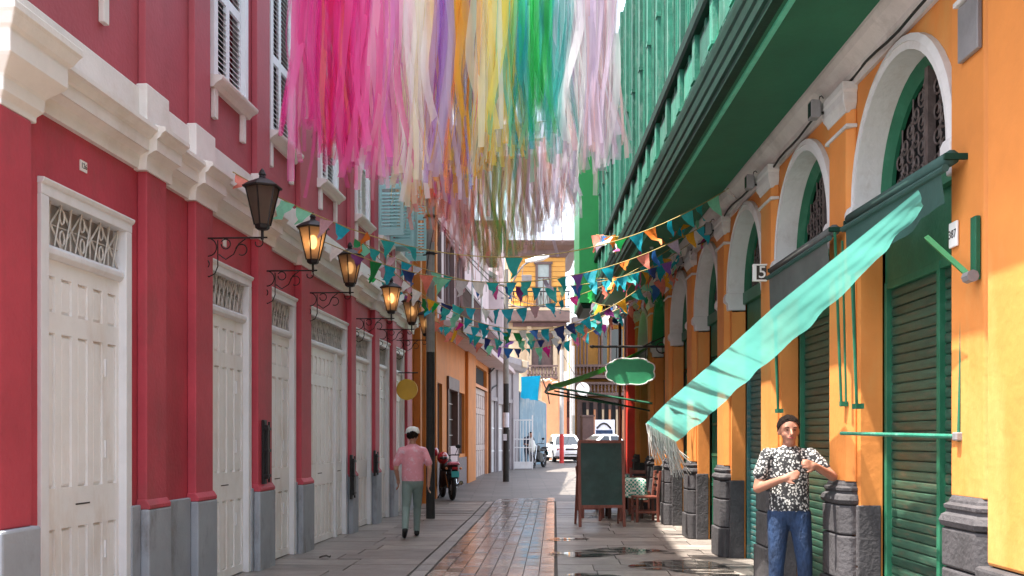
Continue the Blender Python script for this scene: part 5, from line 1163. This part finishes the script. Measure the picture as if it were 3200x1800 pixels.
def motorcycle(loc, rz, label, body, tail, helmet):
    r0 = empty('motorcycle', loc, rz, label, 'motorcycle', 'parked motorcycles')
    for y, nm in ((-.62, 'wheel'), (.68, 'wheel')):
        m = MB(); m.tube([(0, y+.25*math.cos(a), .30+.25*math.sin(a)) for a in [2*math.pi*k/20 for k in range(20)]], .055, 8, True); w = m.build(nm, 'black_rubber', r0)
        m = MB(); m.tube([(-.05, y, .30), (.05, y, .30)], .07, 10)
        for k in range(6): a = math.pi*k/3; m.tube([(0, y, .3), (0, y+.23*math.cos(a), .3+.23*math.sin(a))], .012, 4)
        m.build('hub', 'grey_metal', w)
    m = MB(); m.loft([[(x*w, y, z0), (x*w*1.0, y, z1)] for y, w, z0, z1, x in ()]) if False else None
    MB().loft([[(-w, y, z0), (w, y, z0), (w*.8, y, z1), (-w*.8, y, z1)] for y, w, z0, z1 in ((-.35, .10, .35, .62), (-.1, .16, .28, .66), (.2, .17, .25, .70), (.42, .10, .40, .72))]).build('engine', 'iron', r0, bevel=.03)
    MB().loft([[(-w, y, z0), (w, y, z0), (w*.75, y, z1), (-w*.75, y, z1)] for y, w, z0, z1 in ((-.02, .10, .70, .84), (.12, .15, .70, .98), (.34, .14, .72, 1.0), (.46, .07, .74, .92))]).build('tank', body, r0, bevel=.04)
    MB().loft([[(-w, y, z0), (w, y, z0), (w*.85, y, z1), (-w*.85, y, z1)] for y, w, z0, z1 in ((-.86, .08, .80, .86), (-.6, .13, .74, .84), (-.2, .15, .72, .82), (.05, .10, .74, .86))]).build('seat', 'black_rubber', r0, bevel=.03)
    MB().loft([[(-w, y, z0), (w, y, z0), (w*.7, y, z1), (-w*.7, y, z1)] for y, w, z0, z1 in ((-.98, .12, .86, .90), (-.88, .15, .84, .92), (-.62, .14, .84, .90))]).build('tail', tail, r0, bevel=.015)
    MB().loft([[(-w, y, z), (w, y, z), (w, y+.02, z), (-w, y+.02, z)] for y, w, z in ((-.90, .06, .80), (-.96, .07, .66), (-.98, .08, .52))]).build('mudguard', 'black_rubber', r0)
    MB().box(-.09, .09, -1.0, -.985, .56, .70).build('plate', 'teal_plate', r0)
    MB().box(-.06, .06, -.99, -.93, .74, .80).build('tail_lamp', 'red_gloss', r0)
    for s_ in (-1, 1):
        MB().tube([(s_*.09, -.62, .3), (s_*.12, -.42, .66)], .025, 6).build('shock', 'chrome', r0)
        MB().tube([(s_*.08, .68, .3), (s_*.08, .46, .98)], .025, 6).build('fork', 'chrome', r0)
        MB().tube([(0, .44, 1.02), (s_*.18, .40, 1.06), (s_*.36, .28, 1.06)], .016, 6).build('handlebar', 'iron', r0)
        MB().tube([(s_*.26, .36, 1.06), (s_*.32, .36, 1.22)], .008, 5).build('mirror_stem', 'iron', r0); MB().ball((s_*.33, .34, 1.27), .07, .02, .05, 10, 6).build('mirror', 'black_rubber', r0, smooth=True)
        MB().ball((s_*.17, -.80, .76), .035, .03, .03, 8, 6).build('indicator', 'salmon_wall', r0, smooth=True)
    MB().tube([(.13, .1, .34), (.16, -.4, .34), (.17, -.85, .42)], [.03, .045, .055], 8).build('exhaust', 'chrome', r0)
    MB().ball((0, .56, .98), .10, .08, .10, 12, 8).build('headlamp', 'chrome', r0, smooth=True)
    MB().tube([(-.08, -.05, .32), (-.26, -.1, .02)], .015, 5).build('stand', 'iron', r0)
    if helmet:
        h = MB(); h.ball((-.16, -.25, 1.0), .14, .17, .15, 16, 10); h.build('helmet', 'red_gloss', r0, smooth=True)
        MB().ball((-.16, -.36, 1.0), .105, .075, .06, 12, 6).build('visor', 'glass_dark', r0, smooth=True)
        MB().ball((-.33, .1, 1.14), .13, .15, .13, 14, 8).build('helmet', 'red_gloss', r0, smooth=True)
motorcycle((fx(1133, 24.4)-.1, 24.9, gz(24.9)), R(14), 'dark motorcycle with red helmets and teal plate behind the tall pole', 'iron', 'pink_plastic', True)
motorcycle((fx(1356, 44.3), 44.9, gz(44.9)), R(158), 'small black motorcycle facing us beside the barred gate', 'iron', 'iron', False)
# ================================================================ cafe corner
BZ_ = 17.5; bxm = (1882-1600)/FPX*BZ_
mbd = empty('menu_board', (bxm, BZ_, 0), R(4), 'brown framed blank chalkboard on an easel in the middle right of the street', 'menu board')
m = MB(); w = .405
def lean(z, y=0): return y+z*.10
for s_ in (-1, 1):
    m = MB(); x = s_*(w-.025); m.loft([[(x-.025, lean(z)-.02, z), (x+.025, lean(z)-.02, z), (x+.025, lean(z)+.02, z), (x-.025, lean(z)+.02, z)] for z in (0, 1.48)]); m.build('leg', 'wood_red', mbd, bevel=.005)
    m = MB(); m.loft([[(x-.02, .62-.42*z/1.45-.015, z), (x+.02, .62-.42*z/1.45-.015, z), (x+.02, .62-.42*z/1.45+.015, z), (x-.02, .62-.42*z/1.45+.015, z)] for z in (0, 1.42)]); m.build('leg', 'wood_red', mbd, bevel=.005)
for z in (.32, 1.43):
    m = MB(); m.loft([[(x, lean(z)-.018, z), (x, lean(z)+.018, z), (x, lean(z+.05)+.018, z+.05), (x, lean(z+.05)-.018, z+.05)] for x in (-w+.05, w-.05)]); m.build('rail', 'wood_red', mbd)
m = MB(); m.loft([[(x, lean(z)-.006, z), (x, lean(z)+.006, z), (x, lean(z2)+.006, z2), (x, lean(z2)-.006, z2)] for x, z, z2 in ((-w+.05, .37, 1.43), (w-.05, .37, 1.43))]); m.build('slate', 'chalkboard', mbd)
m = MB().box(-w+.05, w-.05, .44, .46, .45, .49); m.build('spreader', 'wood_red', mbd)
def chair(loc, rz, label):
    r0 = empty('chair', loc, rz, label, 'chair', 'wooden chairs of the pavement cafe')
    MB().box(-.21, .21, -.21, .21, .43, .47).build('seat', 'wood_red', r0, bevel=.008)
    for x in (-.19, .19):
        MB().box(x-.022, x+.022, -.21, -.165, 0, .43).build('leg', 'wood_red', r0, bevel=.004)
        m = MB(); m.loft([[(x-.024, y-.024, z), (x+.024, y-.024, z), (x+.024, y+.024, z), (x-.024, y+.024, z)] for y, z in ((.20, 0), (.19, .45), (.24, .92))]); m.build('leg', 'wood_red', r0, bevel=.004)
        MB().box(x-.015, x+.015, -.165, .17, .16, .20).build('stretcher', 'wood_red', r0)
    for z in (.56, .68, .80): MB().box(-.17, .17, .20+.02*(z-.5), .22+.05*(z-.5), z, z+.07).build('back_slat', 'wood_red', r0, bevel=.004)
    MB().box(-.17, .17, -.20, -.175, .25, .29).build('stretcher', 'wood_red', r0)
def table(loc, lab1, lab2):
    r0 = empty('table', loc, 0, lab1, 'table', 'pavement cafe tables')
    MB().box(-.36, .36, -.36, .36, .71, .74).build('top', 'wood_dark', r0)
    for x in (-.3, .3):
        for y in (-.3, .3): MB().box(x-.03, x+.03, y-.03, y+.03, 0, .71).build('leg', 'wood_dark', r0)
    c0 = empty('tablecloth', (loc[0], loc[1], loc[2]+.741), 0, lab2, 'tablecloth', 'checked tablecloths')
    m = MB(); n = 40; rings = [[(.01*math.cos(2*math.pi*k/n), .01*math.sin(2*math.pi*k/n), .004) for k in range(n)]]
    def sq(a, r): c, s_ = math.cos(a), math.sin(a); q = r/max(abs(c), abs(s_)); return (c*q, s_*q)
    for r, z in ((.2, .004), (.362, .004), (.375, -.01)): rings.append([(*sq(2*math.pi*k/n, r), z) for k in range(n)])
    for j in (1, 2, 3):
        rings.append([(lambda p: (p[0], p[1], -.03-.10*j-.05*max(0, abs(math.sin(2*(2*math.pi*k/n))))*j/3))(sq(2*math.pi*k/n, .378+.012*j+.014*j*math.sin(k*1.9))) for k in range(n)])
    m.loft(rings, cap=False); m.build('checked_cloth', 'cloth_check', c0, smooth=True)
table((2.14, 19.6, 0), 'near cafe table under a green and white checked cloth', 'green and white checked cloth on the near cafe table')
table((2.12, 21.4, gz(21.4)), 'far cafe table behind the first by the red pillar', 'green and white checked cloth on the far cafe table')
chair((2.42, 18.65, 0), R(-84), 'wooden chair nearest the arcade wall, turned sideways beside the menu board')
chair((1.82, 18.85, 0), R(172), 'wooden chair with its back to us, right behind the menu board')
chair((1.55, 19.6, 0), R(88), 'wooden chair on the street side of the near cafe table')
chair((2.55, 20.45, 0), R(-10), 'wooden chair between the two cafe tables against the wall')
chair((1.60, 21.2, gz(21.2)), R(95), 'wooden chair on the street side of the far cafe table')
# hanging cartouche sign
SZ = 18.5; c = W(1585, 935, SZ)
sg = empty('cartouche_sign', c, 0, 'scalloped green blank hanging sign with pale neon outline by the cafe', 'sign')
def carto(sx, sz, n=96):
    P = []
    for k in range(n):
        a = 2*math.pi*k/n; q = 1+.085*abs(math.sin(4*a+.0))**.8-.06; ca, sa = math.cos(a), math.sin(a)
        P.append((math.copysign(abs(ca)**.8, ca)*sx*q, math.copysign(abs(sa)**.8, sa)*sz*q))
    return P
m = MB(); m.prism(carto(.44, .235), -.03, .03); m.build('panel', 'sign_green', sg, bevel=.006)
m = MB(); m.tube([(x, -.045, z) for x, z in carto(.445, .24)], .012, 5, True); m.build('outline', 'white_paint', sg)
arm_z = fz(872, SZ)-c.z; x0 = fx(1490, SZ)-c.x; x1 = RF.w(SZ, 0, 0).x-c.x
MB().tube([(x0, 0, arm_z), (x1, 0, arm_z)], .022, 8).build('arm', 'iron', sg); MB().ball((x0, 0, arm_z), .05, .03, .03, 8, 6).build('finial', 'iron', sg)
MB().tube([(x1-.45, 0, arm_z), (x1-.02, 0, arm_z+.2)], .012, 6).build('stay', 'iron', sg)
for x in (-.25, .28): MB().tube([(x, 0, .2), (x+.01, 0, arm_z)], .008, 5).build('hanger', 'iron', sg)
m = MB(); m.tube([(x1-.1+.1*math.cos(t*.6), 0, arm_z-.02+.1*math.sin(t*.6)) for t in range(11)], .012, 5); m.build('scroll', 'iron', sg)
# fallen dry leaf litter near the second door
lf = empty('dry_leaf', LF.w(LF.s(880), .55, .012), .5, 'single crumpled dark leaf lying on the paving near the third door', 'leaf')
m = MB(); m.loft([[(x, -w, z), (x, 0, z+.02), (x, w, z)] for x, w, z in ((-.07, .003, .0), (-.03, .035, .012), (.02, .04, .02), (.06, .015, .0), (.08, .002, .01))], close=False); m.build('blade', 'void_brown', lf)
# ================================================================ ribbons and bunting over the street
random.seed(77)
RC = {'magenta': (.62, .01, .22), 'crimson': (.55, .01, .07), 'rose': (.66, .10, .33), 'orchid': (.55, .16, .45), 'blush': (.68, .36, .46), 'cream': (.78, .66, .48), 'tan': (.62, .38, .14), 'white': (.80, .78, .74), 'violet': (.24, .10, .42), 'amber': (.74, .36, .02), 'orange': (.70, .18, .02), 'blue': (.03, .14, .42), 'yellow': (.78, .56, .10), 'teal': (.02, .34, .32), 'mint': (.20, .55, .36), 'green': (.01, .40, .07), 'deep_green': (.01, .20, .05), 'lilac': (.46, .38, .50), 'silver': (.55, .54, .57), 'grey_rose': (.50, .30, .32), 'lime': (.55, .60, .05), 'brick': (.55, .17, .09), 'olive': (.34, .33, .08), 'brown': (.40, .20, .12), 'turq': (.01, .34, .44), 'coral': (.70, .20, .14), 'navy_blue': (.015, .03, .13), 'plum': (.16, .02, .14)}
for k, v in RC.items(): mat('ribbon_'+k, tuple(min(.9, q*1.3+.01) for q in v), .5, .12, 3, 0, trans=.5, sheer=.56, stretch=(1, 1, .3))
for k, v in RC.items(): mat('flag_'+k, v, .6, .12, 6, 0, trans=.35)
def rib_mesh(seed):
    rd = random.Random(seed); m = MB(); n = 12; ph = rd.uniform(0, 6); tw = rd.uniform(-1.6, 1.6); a1, a2 = rd.uniform(.2, 1.0), rd.uniform(.2, 1.0); L_, R_ = [], []
    for k in range(n+1):
        t = k/n; a = tw*t+.5*math.sin(ph+5*t); w = .5*(1-.25*t); cx = a1*2.4*math.sin(ph+(3.2+seed % 4)*t)*t; cy_ = a2*2.4*math.sin(ph*1.7+2.6*t)*t
        L_.append((cx-w*math.cos(a), cy_-w*math.sin(a), -t)); R_.append((cx+w*math.cos(a), cy_+w*math.sin(a), -t))
    m.loft([[l, r] for l, r in zip(L_, R_)], cap=False, close=False)
    return m.mesh('ribbon', 'ribbon_white', smooth=True)
RIB = [rib_mesh(s) for s in range(14)]
BANDS = [(720, ('blush', 'rose', 'magenta')), (765, ('magenta', 'rose', 'rose')), (800, ('magenta', 'crimson', 'magenta')), (845, ('crimson', 'magenta', 'coral')), (875, ('rose', 'magenta', 'rose')), (930, ('orchid', 'rose', 'blush')), (975, ('orchid', 'blush', 'rose')), (1010, ('blush', 'cream', 'white')), (1050, ('cream', 'white', 'white')), (1080, ('tan', 'cream', 'amber')), (1098, ('violet', 'orchid', 'violet')), (1128, ('violet', 'lilac', 'violet')), (1142, ('amber', 'yellow', 'amber')), (1168, ('orange', 'amber', 'blue')), (1184, ('teal', 'amber', 'orchid')), (1205, ('yellow', 'cream', 'amber')), (1235, ('cream', 'yellow', 'white')), (1272, ('yellow', 'amber', 'mint')), (1300, ('teal', 'mint', 'turq')), (1325, ('green', 'mint', 'green')), (1355, ('green', 'deep_green', 'green')), (1380, ('blue', 'teal', 'green')), (1402, ('silver', 'lilac', 'teal')), (1440, ('lilac', 'silver', 'white')), (1490, ('silver', 'lilac', 'grey_rose')), (1560, ('lilac', 'silver', 'grey_rose'))]
FARB = [(980, ('tan', 'amber', 'cream')), (1060, ('orange', 'coral', 'brick')), (1100, ('brick', 'grey_rose', 'crimson')), (1150, ('brown', 'brick', 'grey_rose')), (1190, ('olive', 'brown', 'coral')), (1230, ('deep_green', 'olive', 'brown')), (1265, ('green', 'brown', 'tan')), (1300, ('brown', 'olive', 'grey_rose')), (1350, ('grey_rose', 'lilac', 'brown')), (1430, ('grey_rose', 'silver', 'lilac'))]
def pick(bands, x):
    for (a, c), (b, c2) in zip(bands, bands[1:]):
        if x < b: return random.choice(c if random.random() < .8 else c2)
    return random.choice(bands[-1][1])
def garland(label, Z, x0, x1, yrope, n, bands, low, wid, sideslope=0):
    """rope across the street at depth Z; low(x) gives the picture row the ribbon ends reach"""
    A = Vector((LF.X0+.0744*Z, Z, fz(yrope, Z))); Bp = Vector((1.66, Z+sideslope, fz(yrope, Z)+.1)); root = empty('ribbon_garland', A, 0, label, 'garland', 'ribbon garlands across the street')
    P = []
    for k in range(25): t = k/24; q = A.lerp(Bp, t); P.append(q+Vector((0, 0, -.25*4*t*(1-t)))-A)
    MB().tube([tuple(q) for q in P], .008, 5).build('rope', 'rope', root)
    for k in range(n):
        if bands is BANDS and k < n*.13 and random.random() < .5: continue
        x = x0+(x1-x0)*(k+random.uniform(.05, .95))/n; X = fx(x, Z); t = (X-A.x)/(Bp.x-A.x)
        if not 0 < t < 1: continue
        q = A.lerp(Bp, t); zt = q.z-.25*4*t*(1-t); ze = fz(low(x)+random.gauss(0, 30)+(55 if random.random() < .08 else 0), Z)
        if zt-ze < .25: ze = zt-.25-random.random()*.2
        L_ = zt-ze; w = wid*random.uniform(.6, 1.5)
        me = random.choice(RIB)
        piece('ribbon', me, root, (X-A.x, q.y-A.y+random.uniform(-.05, .05), zt-A.z), (0, 0, random.uniform(-1.2, 1.2)), (w, w, L_), 'ribbon_'+pick(bands, x))
def lowN(x):
    P = [(700, 300), (760, 340), (830, 345), (900, 390), (960, 400), (1040, 425), (1120, 425), (1160, 410), (1220, 385), (1270, 345), (1330, 350), (1370, 265), (1400, 330), (1460, 380), (1545, 370), (1600, 330)]
    for (a, b), (c, d) in zip(P, P[1:]):
        if x <= c: return b+(d-b)*max(0, (x-a))/(c-a)
    return 330
def lowF(x):
    P = [(960, 470), (1080, 520), (1140, 590), (1190, 640), (1260, 645), (1310, 600), (1380, 560), (1440, 520)]
    for (a, b), (c, d) in zip(P, P[1:]):
        if x <= c: return b+(d-b)*max(0, (x-a))/(c-a)
    return 520
names = ['nearest', 'second', 'third', 'fourth', 'fifth', 'sixth']
for k, (Z, yr, x0, x1, lift) in enumerate(((9.2, -95, 735, 1545, 0), (9.9, -75, 725, 1550, 10), (10.6, -60, 745, 1555, -15), (11.4, -40, 760, 1550, -30), (12.3, -25, 790, 1540, -10))):
    garland('%s garland of long pink to green ribbons hung across the street' % names[k], Z, x0, x1, yr, 215, BANDS, (lambda x, l=lift: lowN(x)+l+14), .06)
for k, (Z, yr, lift) in enumerate(((15.5, 285, -40), (17.5, 330, -15), (19.5, 370, 0))):
    garland('%s of the shorter rust and green ribbon garlands farther down the street' % ['nearest', 'middle one', 'farthest'][k], Z, 985, 1450, yr, 150, FARB, (lambda x, l=lift: lowF(x)+l+12), .07)
# ---- pennant strings
fl = []
for sd in range(5):
    rd = random.Random(sd); m = MB(); n = 4; rows = []
    for j in range(n+1):
        t = j/n; w = .5*(1-t)+.012; b = .25*math.sin(rd.uniform(0, 3)+2.5*t)*t; sh = rd.uniform(-.15, .15)*t
        rows.append([(-w+sh, b+.12*math.sin(3*t+sd), -t), (sh, b, -t), (w+sh, b-.12*math.sin(3*t+sd), -t)])
    m.loft(rows, cap=False, close=False); fl.append(m.mesh('pennant', 'flag_turq', smooth=True))
FC = ['turq']*11+['teal']*9+['mint']*3+['navy_blue', 'blue', 'deep_green']+['white']*3+['coral']*3+['rose', 'magenta', 'violet', 'blue', 'blue', 'navy_blue', 'plum', 'silver', 'silver', 'amber', 'orange', 'green', 'lilac', 'grey_rose', 'deep_green']
def bunting(label, a, b, sag, size=.17, step=.21, colours=FC, m='rope', gap=None):
    A, Bp = W(*a), W(*b); root = empty('pennant_string', A, 0, label, 'bunting', 'pennant strings across the street')
    D = Bp-A; n = int(D.length/step); pt = lambda t: A+D*t+Vector((0, 0, -sag*4*t*(1-t)))-A
    MB().tube([tuple(pt(k/30)) for k in range(31)], .006, 4).build('cord', m, root)
    ang = math.atan2(D.y, D.x)
    for k in range(n):
        if gap and gap[0] < k/n < gap[1] and random.random() < .8: continue
        t = (k+.5+random.uniform(-.18, .18))/n; q = pt(t); s_ = size*random.uniform(.8, 1.15); sl_ = math.atan2(-sag*4*(1-2*t), D.length)
        piece('pennant', random.choice(fl), root, tuple(q-Vector((0, 0, .004))), (random.gauss(0, .35), -sl_+random.gauss(0, .12), ang+random.gauss(0, .5)), (s_, s_, s_*random.uniform(1.15, 1.45)), 'flag_'+random.choice(colours))
bunting('nearest pennant string from the red cornice up to the green balcony', (585, 432, 10.4), (1895, 432, 12.4), .95, gap=(.28, .7))
bunting('pennant string from the second lantern to the second white capital', (742, 572, 12.8), (1790, 556, 13.6), .75)
bunting('pennant string sagging lowest before the slim pole', (905, 602, 16.6), (1640, 700, 17.2), 1.15, .185)
bunting('taut pennant string crossing level with the mauve balcony', (925, 690, 17.4), (1705, 612, 16), .80, .185)
bunting('dense pennant string just above the orange ground floor', (1060, 790, 20.5), (1600, 765, 19.6), .62, .19)
bunting('farthest pennant string low over the parked cars', (1075, 800, 22.5), (1560, 790, 22.4), .72, .19)
bunting('pennant string slanting from the fourth lantern to the third capital', (890, 600, 15), (1690, 655, 15.2), .55, .17)
bunting('pennant string hooked to the cafe end of the arcade', (1010, 735, 19), (1650, 720, 18.3), .80, .185)

RCL = ['coral', 'coral', 'white', 'white', 'turq', 'turq', 'orange', 'mint', 'rose', 'blue', 'silver', 'amber', 'lilac']
bunting('coral and white pennant string from the green oriel along the balcony', (1500, 590, 19.5), (1835, 468, 13.2), .25, .24, .24, RCL)
bunting('coral and turquoise pennant string from the oriel to the third capital', (1500, 700, 19.8), (1795, 566, 14.4), .22, .24, .24, RCL)
bunting('tangled pennant string above the cafe sign and red pillar', (1490, 760, 20.6), (1700, 660, 16.6), .30, .23, .2, RCL)
lv = empty('leaf_garland', W(1655, 742, 18.9), 0, 'small cluster of green artificial leaves beside the green arch', 'garland')
for k in range(16):
    m = MB(); L_ = random.uniform(.10, .17); m.loft([[(x*L_, -w*L_, 0), (x*L_, 0, .08*L_), (x*L_, w*L_, 0)] for x, w in ((0, .02), (.3, .28), (.6, .3), (.85, .15), (1, .01))], cap=False, close=False)
    o = m.build('leaf', 'green_leaf', lv); o.location = (random.uniform(-.22, .2), random.uniform(-.12, .08), random.uniform(-.2, .18)); o.rotation_euler = (random.uniform(-1, 1), random.uniform(0, 1.8), random.uniform(0, 6.3))
MB().tube([(-.25, 0, .2), (0, -.05, 0), (.2, .05, -.22)], .008, 5).build('stem', 'green_leaf', lv)
